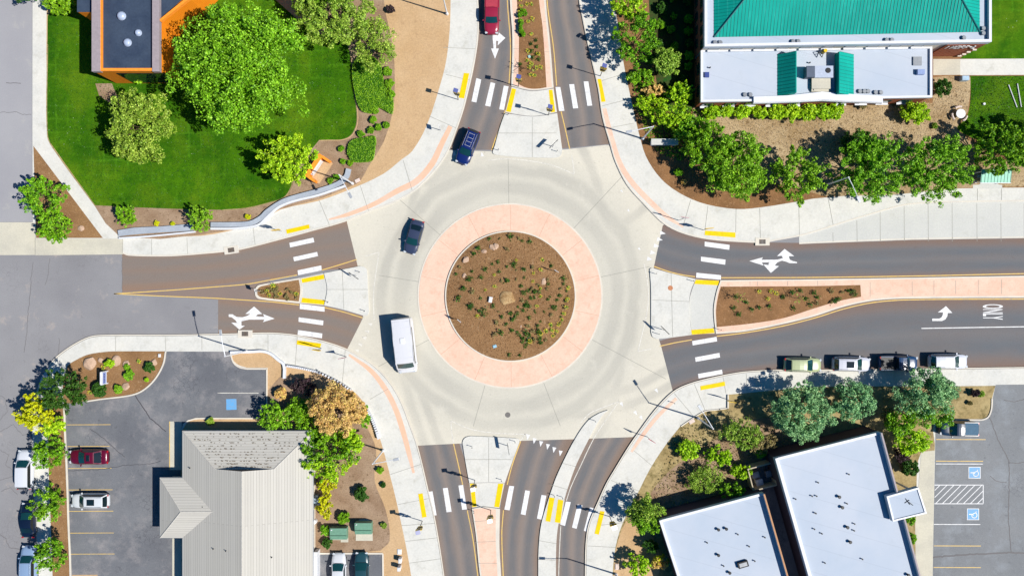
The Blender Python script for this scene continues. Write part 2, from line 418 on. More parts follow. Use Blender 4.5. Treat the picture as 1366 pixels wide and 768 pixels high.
def strip_pts(pts, wd):
    """ribbon polygon (pixels) wd pixels wide around an open line"""
    p = [np.array(q, float) for q in pts]; L, Rr = [], []
    for i, q in enumerate(p):
        d = p[min(i+1, len(p)-1)] - p[max(i-1, 0)]; d = d/(np.linalg.norm(d)+1e-9); nn = np.array([-d[1], d[0]])
        w0 = wd if not hasattr(wd, '__len__') else np.interp(i/(len(p)-1), np.linspace(0, 1, len(wd)), wd)
        L.append(q+nn*w0/2); Rr.append(q-nn*w0/2)
    return L, Rr
def add_ribbon(b, pts, wd, z, z0=None):
    L, Rr = strip_pts(pts, wd); n = len(L)
    vs = [(*P(*q), z) for q in L] + [(*P(*q), z) for q in Rr]
    fs = [(i, i+1, n+i+1, n+i) for i in range(n-1)]
    # upwards normal check
    a, bb, c = Vector(vs[0]), Vector(vs[1]), Vector(vs[n+1])
    if (bb-a).cross(c-a).z < 0: fs = [f[::-1] for f in fs]
    b.add(vs, fs)
    if z0 is not None:
        vs = [(*P(*q), z0) for q in L] + [(*P(*q), z0) for q in Rr]
        k = len(b.v); b.v += vs; a0 = k - 2*n
        for i in range(n-1):
            b.f.append((a0+i, a0+i+1, k+i+1, k+i)); b.f.append((a0+n+i+1, a0+n+i, k+n+i, k+n+i+1))
        b.f.append((a0, k, k+n, a0+n)); b.f.append((a0+n-1, a0+2*n-1, k+2*n-1, k+n-1))
def line(name, pts, wd, z, mat, n=5, z0=None, kind='structure'):
    b = MB(); add_ribbon(b, curve(pts, n), wd, z, z0); o = b.build(name, mat); tag(o, kind=kind); return o
def lane(name, left, right, z, mat, n=40):
    def rs(c):
        c = [np.array(q, float) for q in curve(c, 6)]
        d = np.cumsum([0]+[np.linalg.norm(c[i+1]-c[i]) for i in range(len(c)-1)])
        t = np.linspace(0, d[-1], n+1)
        return np.stack([np.interp(t, d, [q[0] for q in c]), np.interp(t, d, [q[1] for q in c])], 1), d[-1]
    A, la = rs(left); B, lb = rs(right); m = 6
    vs = []; uvs = []
    for i in range(n+1):
        for j in range(m+1):
            q = A[i]*(1-j/m)+B[i]*j/m; vs.append((*P(*q), z)); uvs.append((j/m, i/n*la*S))
    fs = []
    for i in range(n):
        for j in range(m):
            a = i*(m+1)+j; fs.append((a, a+1, a+m+2, a+m+1))
    v0, v1, v2 = Vector(vs[fs[0][0]]), Vector(vs[fs[0][1]]), Vector(vs[fs[0][2]])
    if (v1-v0).cross(v2-v0).z < 0: fs = [f[::-1] for f in fs]
    b = MB(); b.add(vs, fs); o = b.build(name, mat)
    ul = o.data.uv_layers.new(name='UVMap')
    for lp in o.data.loops: ul.data[lp.index].uv = uvs[lp.vertex_index]
    tag(o, kind='structure'); return o

# ground and old asphalt
g = MB(); g.add([(-2500,-2500,-.03),(2500,-2500,-.03),(2500,2500,-.03),(-2500,2500,-.03)], [(0,1,2,3)]); tag(g.build('ground', M['ground']), kind='structure')
sheet('road', [(-400,-400),(-400,1200),(1800,1200),(1800,-400)], 0.0, M['asphalt_old'])
sheet('road_pale', [(-150,-150),(44.5,-150),(44.5,296),(-150,296)], 0.004, M['asphalt_pale'])
sheet('driveway_apron', [(-150,296.5),(48,296.5),(48,340),(-150,341)], 0.006, M['concrete_old'])
# lanes of newer asphalt
kNWout = [(164,338),(172,341),(221,342),(250,340.5),(280,338),(291,337),(322,333),(377,319),(416,308.5),(463,295),(500,280),(527,270),(554.7,254),(582,226.6),(598.4,202),(609,174.6),(617.6,150),(623,130),(632,91),(638,52),(639,20),(638,0),(636,-150)]
kNE = [(770,-150),(772,0),(776,22),(782,52),(797,117),(803,156),(812.6,190),(820.4,216),(836,247),(857,271),(884,298),(909,311),(945,319.5),(997,323.5),(1020,323.5),(1040,320),(1065,315.5),(1086,310),(1130,296),(1177,282),(1203,275),(1230,272),(1268,270.5),(1366,269),(1516,267)]
kSW = [(66.4,489),(78,476),(99,461),(122,450),(146,448),(221,448),(280,447),(320,446),(358,445),(382,446.4),(400,449),(429,455.5),(457.5,464.6),(478,475),(496.6,486.8),(517,507.6),(533,533.6),(546,567.5),(556,596),(570,654),(580,698),(591,768),(607,890)]
kSE = [(781,890),(782,768),(783,724),(787,698),(800,667),(810,645),(820,628),(839,597),(852,578),(875,547),(898,523.5),(919,513),(953,504),(992,497),(1039,494.6),(1099,494.6),(1366,491),(1516,489)]
lane('road_north_entry', [(630,-150),(632,0),(632,52),(626,91),(616,130),(604,161),(592,200)], [(690,-150),(692,0),(692,52),(690,91),(684,146),(676,169),(664,200)], .004, M['lane_mix'])
lane('road_north_exit', [(720,-150),(722,0),(730,65),(734,115),(740,161),(742,199)], [(778,-150),(780,0),(790,52),(805,117),(812,156),(816,192)], .004, M['lane_mix'])
lane('road_west_exit', [(163,352),(163,330),(280,330),(377,311),(416,300),(465,288)][1:], [(163,391.5),(280,384),(331,379),(397,367),(429,361),(479,357)], .004, M['lane_brown'])
lane('road_west_splitter', [(163,388.5),(280,380),(360,369)], [(163,392.8),(280,399),(360,405.5)], .0055, M['asphalt_new'])
lane('road_west_entry', [(291,393),(330,398),(397,404),(433,408),(484,421)], [(291,452),(358,452),(400,456),(440,466),(467,474)], .004, M['lane_brown'])
lane('road_east_entry', [(884,297),(909,307),(945,316),(1000,322),(1065,324),(1086,323.5),(1216,319),(1366,317),(1516,316)], [(868,360),(893,370),(930,376),(961,377),(1090,376),(1366,371),(1516,369)], .004, M['lane_dark'])
lane('road_east_exit', [(878,455),(901,449),(930,444),(992,438),(1044,426),(1090,414),(1125,405),(1164,398),(1211,394),(1366,392),(1516,391)], [(895,530),(919,520),(953,510),(992,502),(1039,499),(1099,499),(1366,496),(1516,494)], .004, M['lane_dark'])
lane('road_south_exit', [(550,594),(562,654),(572,698),(583,768),(598,890)], [(612,588),(622,620),(630,650),(640,700),(650,768),(662,890)], .004, M['lane_mix'])
lane('road_south_entry', [(690,584),(680,610),(672,640),(667,680),(664,711),(664,768),(668,890)], [(768,580),(757,605),(747,635),(738,667),(729,698),(724,730),(722,768),(722,890)], .004, M['lane_mix'])
lane('road_south_bypass', [(780,584),(762,618),(750,650),(740,680),(736,700),(736,768),(736,890)], [(848,582),(829,612),(816,640),(806,667),(794,698),(790,724),(790,768),(790,890)], .004, M['lane_mix'])

sheet('roundabout', poly([(463,285),(463,297),(477,354),(484,388),(484.5,423.5),(465,462),(455,480),(515,520),(545,594),(556,594)],[(556,594),(605,591.5),(694,587.5),(761,585.5),(844,582.5),(898,525),(905,522)],[(905,522),(898,523.5),(882,462),(875,440),(874,370),(872,357),(884,301),(900,290),(845,240),(812,194),(808,193.5),(750,200),(700,195),(657,202),(599,200.5),(560,230),(520,265),(463,285)], n=1), .010, M['round'])
sheet('bus_bay', [(1066,314),(1130,294),(1203,273),(1366,267),(1516,265),(1516,316),(1366,317.6),(1216,319.9),(1086,324.6),(1066,325.6)], .009, M['concrete_grey'])
line('bus_bay_gutter', [(1066,324.6),(1086,323.3),(1216,318.5),(1366,316.3),(1516,315)], 1.6, .0125, M['kerb'])

# blocks (raised)
ZB = .15
def Z(i): return ZB + .005*i
sheet('pavement', poly([(44.5,-150),(44.5,296),(48,297),(48,340)],[(48,340),(100,339.5),(164,338)], kNWout, [(636,-150),(44.5,-150)], n=4), ZB, M['concrete'], base=-.02)
sheet('pavement', poly(kNE, [(1516,267),(1516,-150)],[(1516,-150),(770,-150)], n=4), ZB, M['concrete'], base=-.02)
sheet('pavement', poly([(55,890),(52,768),(49.5,714),(45.5,646),(44,581),(47,540),(55,505),(66.4,489)], kSW, [(607,890),(55,890)], n=4), ZB, M['concrete'], base=-.02)
sheet('pavement', poly(kSE, [(1516,489),(1516,890)],[(1516,890),(781,890)], n=4), ZB, M['concrete'], base=-.02)

# kerb lines on the block edges
def inset(pts, d, n=4):
    L, Rr = strip_pts(curve(pts, n), 2*abs(d)); return [tuple(q) for q in (L if d > 0 else Rr)]
for k, d in ((kNWout, -1.2), (kNE, -1.2), (kSW, -1.2), (kSE, 1.2)):
    ins = inset(k, -abs(d) if k is not kSE else -abs(d)); 
    line('kerb', ins, 1.5, Z(1)+.02, M['kerb'], 1, z0=.1)

# interiors NW
sheet('dirt_ground', poly([(64,-150),(64,182),(73,200),(161,316.5)],[(161,316.5),(270,314.5),(322,304.5),(352,296)],[(352,296),(374,280),(426,268),(473,250.5),(512,232),(536,213),(550,202),(569,169),(587,115),(596,78),(601,21),(601,-150)],[(601,-150),(64,-150)], n=3), Z(1), M['dirt_tan'])
sheet('mulch_bed', [(45.5,195),(138,317.5),(49,317.5)], Z(1), M['mulch'])
sheet('mulch_bed', poly([(126,273),(161,316),(270,313),(322,303),(350,296),(372,280),(426,266),(470,248)],[(470,248),(480,243),(492,222),(512,190),(524,150),(527,110),(524,60),(515,20),(510,-20)],[(510,-20),(455,-20),(455,120),(380,200),(126,273)], n=2), Z(2), M['gravelbed'])
lawnp = poly([(64.5,22),(64.5,181),(74,199),(128,274)],[(128,274),(200,277.5),(296,280),(330,277),(356,271),(379,263),(388,250),(392,237),(404,215),(426,187.5)],[(426,187.5),(440,187),(456,186.5),(468,181),(475,168),(476,150),(473,130),(470,105),(469,86),(465,65),(458,56),(440,50),(420,45)],[(420,45),(300,-40),(100,-20),(64.5,22)], n=4)
sheet('lawn', lawnp, Z(3), M['lawn'])
line('lawn_edge', [(426,187.8),(440,187.5),(457,187),(469,182),(476.5,168),(477.5,150),(474.5,130),(471.5,105),(470.5,86),(467,70)], 1.1, Z(4), M['dirt_tan'])
line('lawn_edge', [(296,280.5),(330,277.7),(356,271.8),(379.5,263.7),(389,250),(393,237)], 1.2, Z(4), M['dirt_straw'])
line('lawn_edge', [(64.5,60),(64.3,181),(74,201),(128,275)], 1.3, Z(4), M['dirt_straw'])
sheet('pavement_old', [(48,318.5),(165,318.5),(165,339.2),(100,340),(48,340.5)], Z(2), M['concrete_old'])
sheet('bark_patch', [(128,112),(133,128),(150,140),(160,135),(150,112)], Z(4), M['gravelbed'])

# interiors NE
sheet('planting_bed', poly([(808,-150),(816,0),(822,21),(831,81),(841,130),(858,200),(870,224),(888,245),(914,262),(943,273),(982,279),(1013,277),(1070,268),(1086,265),(1200,256),(1279,251.5),(1366,250.5),(1516,249)],[(1516,249),(1516,-150)],[(1516,-150),(808,-150)], n=3), Z(1), M['mulch_red'])
sheet('wood_chip_bed', poly([(925,138),(925,200),(960,215),(1100,262),(1279,251)],[(1279,251),(1300,250),(1516,248)],[(1516,248),(1516,225),(1340,215),(1275,172),(1290,150),(1294,104)],[(1294,104),(1244,104),(1244,138)], n=2), Z(2), M['chips'])
sheet('dark_bed', [(858,-150),(926,-150),(926,140),(915,165),(880,140),(868,60)], Z(2), M['deepbed'])
sheet('lawn', [(1300,-150),(1516,-150),(1516,79),(1280,79),(1300,60)], Z(3), M['lawn'])
sheet('lawn', poly([(1293.5,102),(1516,102)],[(1516,102),(1516,215)],[(1516,215),(1350,205),(1310,190),(1276,172),(1288,158),(1293.5,135),(1293.5,102)], n=4), Z(3), M['lawn'])
sheet('path', [(1244,79.5),(1280,79.5),(1280,100.5),(1244,101)], Z(4), M['concrete_old'])
sheet('path', [(1280,79.5),(1516,78),(1516,100),(1280,101)], Z(4), M['concrete'])

# interiors SW
bedSW = poly([(91,487),(99,481.6),(117,473),(140.6,469),(161,468.2),(221,468.2)],[(221,468.2),(217.5,486),(206,505.6),(190,520),(174,526),(135,531),(115.6,534)],[(115.6,534),(88,536),(85,510),(91,487)], n=5)
sheet('parking_lot', poly([(221,468.4),(308,468.7)],[(308,468.7),(309,476),(313,484),(320,489),(330,491),(356,491)],[(356,491),(356,557),(276,557)],[(276,557),(262,557),(252,560),(245,566),(243,572)],[(243,572),(260,640),(260,890),(96,890),(96,766),(93,700),(90,633),(88,553),(88,530)],[(88,530),(115,531),(160,520),(205,495),(221,468.4)], n=3), Z(1), M['asphalt_lot'])
sheet('mulch_bed', bedSW, Z(2), M['mulch'])
kb = [(222,468.2),(218.5,486),(206.8,506.4),(190.5,521),(174,527),(135,532),(115.6,535)]
line('kerb', kb, 1.8, Z(3)+.09, M['kerb'], z0=ZB)
sheet('mulch_bed', poly([(62,520),(64.5,560),(65.5,620),(69,708),(71,768),(74,890)],[(74,890),(95,890)],[(95,890),(94,766),(91,700),(88.5,633),(86,568),(84,530)],[(84,530),(62,520)], n=4), Z(1), M['mulch'])
line('kerb', [(87,545),(87.5,568),(90.5,633),(92.5,698),(95,758),(96,890)], 2.2, Z(3)+.09, M['kerb'], z0=ZB)
line('kerb', [(308.5,468.7),(309.5,476),(313,484),(320,489.3),(330,491.5)], 1.8, Z(3)+.09, M['kerb'], z0=ZB)
line('kerb', [(330,491.5),(356.5,491.5),(356.7,492),(356.5,557),(356,557.5),(276,557.3),(262,557.5),(252,560.5),(245,566)], 1.8, Z(3)+.09, M['kerb'], 1, z0=ZB)
sheet('planting_bed', poly([(309,470.5),(358,471),(379,486),(383,487),(404,491)],[(404,491),(426,495.6),(457.5,511),(478,527),(492,546.7),(504,575),(511.5,599),(520.5,633),(530,672),(546,750),(552,800),(556,890)],[(556,890),(240,890)],[(240,890),(242,575)],[(242,575),(252,562),(262,559),(276,558.5)],[(276,558.5),(357.5,558.5)],[(357.5,558.5),(357.5,490)],[(357.5,490),(330,490)],[(330,490),(318,486),(311,479),(309,470.5)], n=3), Z(2), M['dirt_tan'])
sheet('mulch_bed', poly([(358,520),(380,500),(430,520),(470,540),(490,570),(502,600),(500,640),(515,680),(520,720),(508,733)],[(508,733),(418,733),(418,560),(358,560)], n=4), Z(3), M['gravelbed'])
sheet('building_walk', [(226.5,561.5),(243,561.5),(243,626),(226.5,626)], Z(3), M['concrete_old'])
line('building_walk_edge', [(227,561.5),(227,626)], 1.0, Z(4), M['yellow_line'])
sheet('building_walk', [(230.5,700),(243,700),(243,890),(230.5,890)], Z(3), M['concrete_old'])
sheet('small_parking_lot', [(424,738),(510,738),(510,890),(418,890),(418,760)], Z(4), M['asphalt_lot'])
line('kerb', [(424,737),(510.5,737),(511,738),(513,890)], 2.0, Z(5)+.08, M['kerb'], 1, z0=ZB)
sheet('equipment_pad', [(439.5,701),(465,700.5),(465,722),(455,722),(455,719),(439.5,719)], Z(5)+.04, M['concrete_old'], base=ZB)
sheet('equipment_pad', poly([(475,720),(475,696),(480,691.5),(490,691),(497,694),(497.5,720)], n=1), Z(5)+.04, M['concrete_old'], base=ZB)
line('curb_patch', [(97,766.5),(131,766.3)], 2, Z(3), M['dirt_tan'])

# interiors SE
sheet('planting_bed', poly([(970,526),(1044,519),(1086,515.5),(1281,514.5),(1327,514)],[(1327,514),(1322.5,531),(1320.5,547),(1316,555),(1310,559),(1290,560)],[(1290,560),(1246,561),(1246,605),(1228,603),(1222,640),(1222,890)],[(1222,890),(817,890)],[(817,890),(817,768),(820.8,729.5),(830,698),(852,654),(868,622.7),(889,591),(908,567)],[(908,567),(925,555.5),(940,546.5),(969.4,543),(970,526)], n=3), Z(1), M['dirt_straw'])
sheet('bark_patch', poly([(850,690),(880,640),(930,600),(1000,560),(1060,560),(1100,590),(1030,640),(960,660),(890,690),(850,690)], n=4), Z(2), M['gravelbed'])
sheet('dirt_ground', poly([(818,768),(821.5,730),(840,690),(870,715),(880,760),(850,800),(818,768)], n=4), Z(2), M['dirt_tan'])
sheet('parking_lot', poly([(1327.5,512.7),(1516,511)],[(1516,511),(1516,890)],[(1516,890),(1243,890),(1243.5,768),(1247,583),(1247,559.5)],[(1247,559.5),(1310,559.5)],[(1310,559.5),(1318,556),(1321.5,547),(1323.5,531),(1327.5,512.7)], n=3), Z(2), M['asphalt_lot_b'])
line('kerb', [(1272,559),(1300,559.3),(1310,559),(1317,555.5),(1320.8,547),(1322,537),(1322,531)], 1.8, Z(3)+.09, M['kerb'], z0=ZB)
sheet('path', [(1228,602),(1246,600),(1243.2,768),(1243,890),(1222,890),(1220,700)], Z(3), M['concrete_old'])
line('kerb', [(970.5,526),(970.3,543),(969.8,544)], 1.6, Z(3)+.2, M['kerb'], 1, z0=ZB)
line('kerb', [(969.4,544),(955,546),(940,548),(925,556.5),(908,568)], 1.4, Z(3)+.1, M['kerb'], z0=ZB)

# coloured bands in the sidewalks
line('coloured_band', [(439,293),(465,286),(500,272),(530,255),(555.6,242),(576.5,218.6),(589,193),(601,169)], [2,5,6,7,8,8,7,6], Z(2), M['orangeband'])
line('coloured_band', [(806,145),(811,166),(817,190),(827,219),(844,245),(870,272),(888,288),(911,303)], [5,6,7,7,7,7,6,2], Z(2), M['pink'])
line('coloured_band', [(466,473),(495,494),(514,518),(528,545),(538,575),(546,605),(552,630)], [3,6,7,7,7,6,3], Z(2), M['orangeband'])
line('coloured_band', [(902,531),(876,556),(857,580),(842,602)], [4,5,5,3], Z(2), M['pink'])

# centre island, apron
def ring_pts(r, cx=681, cy=395, n=96): return [(cx+r*math.cos(2*math.pi*i/n), cy+r*math.sin(2*math.pi*i/n)) for i in range(n)]
sheet('truck_apron_kerb', ring_pts(123.5, 680.5, 394.5), .05, M['kerb'], base=-.02)
sheet('truck_apron', ring_pts(121.5, 680.5, 394.5), .065, M['pink'], base=0)
sheet('island_kerb', ring_pts(87.3), .22, M['kerb'], base=0)
# mounded island mulch
def mound(name, cx, cy, r, z0, zc, mat, nr=14, na=96):
    b = MB(); vs = [(*P(cx, cy), zc)]
    for i in range(1, nr+1):
        for j in range(na):
            t = 2*math.pi*j/na; rr = r*i/nr; q = 1-(i/nr)**2
            vs.append((*P(cx+rr*math.cos(t), cy+rr*math.sin(t)), z0+(zc-z0)*q + R.uniform(-.02, .02)*(q > .05)))
    fs = [(0, 1+(j+1) % na, 1+j) for j in range(na)]
    for i in range(1, nr):
        for j in range(na):
            a = 1+(i-1)*na+j; a2 = 1+(i-1)*na+(j+1) % na; fs.append((a, a2, a2+na, a+na))
    b.add(vs, fs); o = b.build(name, mat, smooth=True)
    bm = bmesh.new(); bm.from_mesh(o.data); bmesh.ops.recalc_face_normals(bm, faces=bm.faces); 
    if sum(f.normal.z for f in bm.faces) < 0: bmesh.ops.reverse_faces(bm, faces=bm.faces)
    bm.to_mesh(o.data); bm.free(); tag(o, kind='structure'); return o
mound('island_mulch', 681, 395, 85.6, .225, .7, M['mulch'])

# splitter islands (raised .16)
ZI = .16
# west
sheet('splitter_island', poly([(400,370.5),(346,380),(341.5,384),(340.5,389),(341.5,395),(346,398.5),(400,404.5)],[(400,404.5),(403,387),(400,370.5)], n=4), ZI, M['kerb'], base=0)
sheet('island_bed', poly([(399,373),(350,381.5),(344.5,385),(343.5,389),(344.5,393.5),(350,396.5),(399,402)],[(399,402),(401,387),(399,373)], n=4), ZI+.01, M['mulch'])
sheet('crossing_cut', poly([(400.5,370.8),(432,364.3)],[(432,364.3),(436.5,385),(432.5,407)],[(432.5,407),(400.5,404.3)],[(400.5,404.3),(403,387),(400.5,370.8)], n=5), .03, M['concrete_grey'], base=0)
sheet('splitter_island', poly([(432.5,364.2),(481,354.8)],[(481,354.8),(486,356),(489.5,359.5),(491,385.5),(492.5,414),(491.5,419),(489,421.3),(483,420)],[(483,420),(457.5,412.4),(432.8,407)],[(432.8,407),(436.8,385),(432.5,364.2)], n=4), ZI, M['concrete'], base=0)
# north
sheet('splitter_island', poly([(678,-150),(680,0),(683.5,52),(682,115)],[(682,115),(695,118.5),(709,121),(724,120),(738.5,117.5)],[(738.5,117.5),(734,60),(728,0),(722,-150)],[(722,-150),(678,-150)], n=4), ZI, M['kerb'], base=0)
sheet('median_concrete', poly([(681,-150),(683,0),(686.5,52),(684.5,114)],[(684.5,114),(709,119.5),(736,116.5)],[(736,116.5),(731.5,60),(725.5,0),(719.5,-150)],[(719.5,-150),(681,-150)], n=4), ZI+.005, M['pink'])
sheet('island_bed', poly([(688,-150),(689.5,0),(692.2,52),(691,112.5)],[(691,112.5),(700,117),(709,119),(720,118.7),(729,117)],[(729,117),(724,39),(719,0),(712,-150)],[(712,-150),(688,-150)], n=4), ZI+.01, M['mulch_red'])
sheet('crossing_cut', poly([(682.5,116),(709,122),(738.5,118.5)],[(738.5,118.5),(743,150)],[(743,150),(710,155),(674,150)],[(674,150),(682.5,116)], n=5), .03, M['concrete'], base=0)
sheet('splitter_island', poly([(673.5,151.5),(710,156),(743.2,151.5)],[(743.2,151.5),(750,200)],[(750,200),(749,206),(746,209.5),(738,211)],[(738,211),(710,210.5),(686,209.5),(664,207.3)],[(664,207.3),(659,206),(657.3,203),(660,195)],[(660,195),(667,170),(673.5,151.5)], n=4), ZI, M['concrete'], base=0)
# east
sheet('splitter_island', poly([(866.4,359),(869,357.5),(872,358)],[(872,358),(894.7,364.4),(927.5,372)],[(927.5,372),(921,388),(919,402),(920,424),(922.3,446.4)],[(922.3,446.4),(894.7,450),(875.5,452)],[(875.5,452),(870,448.5),(868.2,442)],[(868.2,442),(868.2,385),(866.4,359)], n=4), ZI, M['concrete'], base=0)
sheet('crossing_cut', poly([(928,372.2),(945,373.7),(960,374)],[(960,374),(955,389),(951.2,413),(954,444.8)],[(954,444.8),(938,445),(922.8,446.3)],[(922.8,446.3),(919.5,402),(928,372.2)], n=5), .03, M['concrete_grey'], base=0)
sheet('splitter_island', poly([(960.8,373.6),(1000,373.2),(1090,372.3),(1366,367.6),(1516,366)],[(1516,366),(1516,396)],[(1516,396),(1366,397),(1211,398),(1164,401),(1125,409),(1086,421.7),(1044,432),(992,442),(954.5,445)],[(954.5,445),(951.7,413),(955.6,389),(960.8,373.6)], n=4), ZI, M['kerb'], base=0)
sheet('median_concrete', poly([(962.5,375.5),(1000,375),(1090,374.2),(1366,369.6),(1516,368)],[(1516,368),(1516,393.5)],[(1516,393.5),(1366,394.5),(1211,395.5),(1164,398.5),(1125,406.5),(1086,419),(1044,429.5),(992,439.6),(956.8,442.8)],[(956.8,442.8),(954,413),(957.6,389),(962.5,375.5)], n=4), ZI+.005, M['pink'])
sheet('island_bed', poly([(961,382.2),(1086,381.4),(1147,380)],[(1147,380),(1148,395.6)],[(1148,395.6),(1120,401),(1086,411),(1044,424.3),(1000,431.5),(955.5,436)],[(955.5,436),(954.8,413),(957.5,395),(961,382.2)], n=4), ZI+.01, M['mulch_red'])
# south
sheet('splitter_island', poly([(617,590),(618.5,585.5),(622,582.5),(628,581)],[(628,581),(660,582.3),(689,584)],[(689,584),(692.5,585.5),(693,589)],[(693,589),(686,608),(678,630),(673.5,643)],[(673.5,643),(650,642.5),(626,643.5)],[(626,643.5),(621,615),(617,590)], n=4), ZI, M['concrete'], base=0)
sheet('crossing_cut', [(626.2,644.3),(650,643.3),(673.2,643.8),(666,677),(645,674.5),(630,676.5)], .03, M['concrete'], base=0)
sheet('splitter_island', poly([(629.5,677.5),(645,675.3),(667,677.8)],[(667,677.8),(666.5,700),(666.3,730),(668.5,768),(673,890)],[(673,890),(662,890)],[(662,890),(640.5,768),(634.5,710),(629.5,677.5)], n=4), ZI, M['kerb'], base=0)
sheet('median_concrete', poly([(631.5,678.5),(645,676.8),(661.5,678.5)],[(661.5,678.5),(661.3,720),(663.7,768),(667,890)],[(667,890),(664.5,890)],[(664.5,890),(642.8,768),(636.5,710),(631.5,678.5)], n=4), ZI+.005, M['pink'])
# thin bypass island
thinL = [(810.5,546.5),(803,549),(796.5,552),(786.4,558.5),(777.3,569),(770,580),(760,597.5),(743,633),(736,652),(731,667),(722,698),(718.5,730),(718,768),(718,890)]
thinR = [(742,890),(741.5,768),(742,725),(744.5,700),(752,668),(758,648),(769,618),(785.5,584.7),(796,565),(804,553),(810.5,547.3)]
sheet('splitter_island', poly(thinL, [(718,890),(742,890)], thinR, n=4), ZI, M['concrete'], base=0)
sheet('crossing_cut_paving', [(732.6,661.3),(753,665.8),(748,697.3),(726.7,694.5)], ZI+.004, M['concrete_grey'])

# detectable yellow pads
for i, q in enumerate([
 [(382,306.5),(412.7,299.5),(413.5,304.8),(383.3,312)], [(397,453.5),(429,458),(427.5,464),(396,459)],
 [(619,98),(626,98.7),(619.3,132),(612,131)], [(796.3,106),(801.7,106),(807.7,136.2),(801.9,136.7)],
 [(940.2,307.7),(980.6,310.3),(980.6,317),(939.7,313.7)], [(933.7,514.6),(966.3,508.4),(967,514),(934.5,520)],
 [(558,658),(564,657),(569.3,688.3),(563.4,689.4)], [(800.4,680.5),(806.4,681.3),(798.6,712),(793,710.7)],
 [(732.7,662.3),(739.8,663.4),(734,695),(727.7,694)], [(744.4,665),(751.5,666.4),(747.3,696.5),(740,695.4)]]):
    sheet('tactile_paving', q, ZI+.014, M['yellow_pad'])
for q in [[(402,372),(432,366),(432.8,372),(403.3,377.3)], [(403.3,397),(434,400.3),(432.3,406.3),(401.8,403.3)],
 [(682.8,117.8),(688.5,119.5),(681.3,150),(675,149)], [(732,120.3),(737,120),(740.6,149.6),(735,150.3)],
 [(928.4,373),(959.3,374.3),(957.6,380.5),(926,378.6)], [(922,439.9),(952,437.5),(953,443.9),(922.8,446)],
 [(627,644.5),(632.6,644.3),(635.8,674.8),(630.2,675.8)], [(664.5,644.5),(671.5,644.5),(666,676),(659.3,675.3)]]:
    sheet('tactile_paving', q, .045, M['yellow_pad'])

# crosswalk bars
bars = [
 [(386,324),(418,317),(419.4,323),(387,330)], [(391,343),(423,336),(424.4,341.5),(392.5,348.5)], [(397,360.5),(428.5,354),(429.4,360.5),(397.9,367)],
 [(400,405),(433,409),(433,415.5),(400,412)], [(398.5,423),(431.5,427.5),(431,433.7),(398.3,429)], [(397.5,440),(430,444.5),(429.5,451),(397,446.5)],
 [(635.5,104.5),(642,106.5),(635.5,137),(629,135.5)], [(654.5,110),(660.6,111.5),(654,142.5),(647.2,141)], [(672,114.5),(678.5,115.5),(672.3,147),(666,146)],
 [(741,116.4),(747.5,116.4),(753,148),(745.7,148.4)], [(759.3,112.8),(765.8,112.5),(771.3,144.5),(764.5,145)], [(778.5,108.9),(784.8,108.9),(790,141),(783.5,141.4)],
 [(940,322.3),(973.3,326.7),(972.8,333.2),(940,328.5)], [(935,342.3),(967.8,346.3),(967.3,353),(935,348.3)], [(929,363.7),(961.8,367),(961.6,373),(928.5,370.3)],
 [(923.3,454.7),(955.8,449),(956.6,455),(924,460.4)], [(927.2,476.4),(959.7,470.4),(960.5,476.4),(928,482.3)], [(931,498.5),(963,492.8),(964,498.5),(932,504.5)],
 [(570.7,655.5),(577,654.7),(582.4,686.5),(575.7,687.3)], [(590.8,650.8),(597.3,650),(602.5,682),(595.7,682.6)], [(611.6,647),(617.8,646.3),(622.8,678.7),(616.5,679.3)],
 [(679.3,647.4),(685.8,648),(679.8,680),(672.8,679)], [(700.7,653.4),(707,654.2),(701,686.5),(694.7,685)], [(722.3,659.7),(728.8,660.4),(722.8,692.5),(716.3,691)],
 [(754.8,668.3),(761.4,669.2),(753.7,700.8),(747.4,699)], [(770.5,672),(777,673.4),(769.2,704.5),(763,703)], [(786.9,676),(792.6,677.4),(784.3,708.8),(778.8,707.3)]]
for q in bars: sheet('crosswalk_stripe', q, .0175, M['white_paint'])

# yellow edge lines
YW = 1.25
for pts in ([(152,391.7),(220,387.5),(280,383),(330,378.8),(362,373),(396.5,366.8)], [(429,360.3),(452,353.5),(476,346)],
            [(152,391.7),(220,395),(280,397.3),(330,400.3),(362,402.5),(399,406.5)], [(433,410),(457.5,415.8),(484,423.8)],
            [(674,-150),(676.7,0),(680.6,52),(681,78),(679,112.5)], [(674,147),(667.6,169),(661,185),(655.8,200.5)],
            [(724,-150),(729.7,0),(738.5,65),(742.5,114.5)], [(748.5,149),(753.5,170),(760,199)],
            [(872.5,355.4),(893,362.4),(910,366.5),(927,369)], [(962,370.4),(1090,369.9),(1242,367.6),(1366,364.9),(1516,363)],
            [(880,461.5),(901,456.8),(923,453)], [(956,448.3),(992,443.9),(1044,434.7),(1090,423),(1125,412),(1164,403.5),(1211,399.8),(1366,398.8),(1516,398)],
            [(605,591.4),(611.6,620),(617.2,646)], [(623.3,680),(631,719),(637.5,768),(654,890)],
            [(694.5,588),(683.5,619),(676.5,646)], [(671.6,680),(669.4,711),(671.3,768),(676,890)]):
    line('yellow_line', pts, YW, .0175, M['yellow_line'], 6)
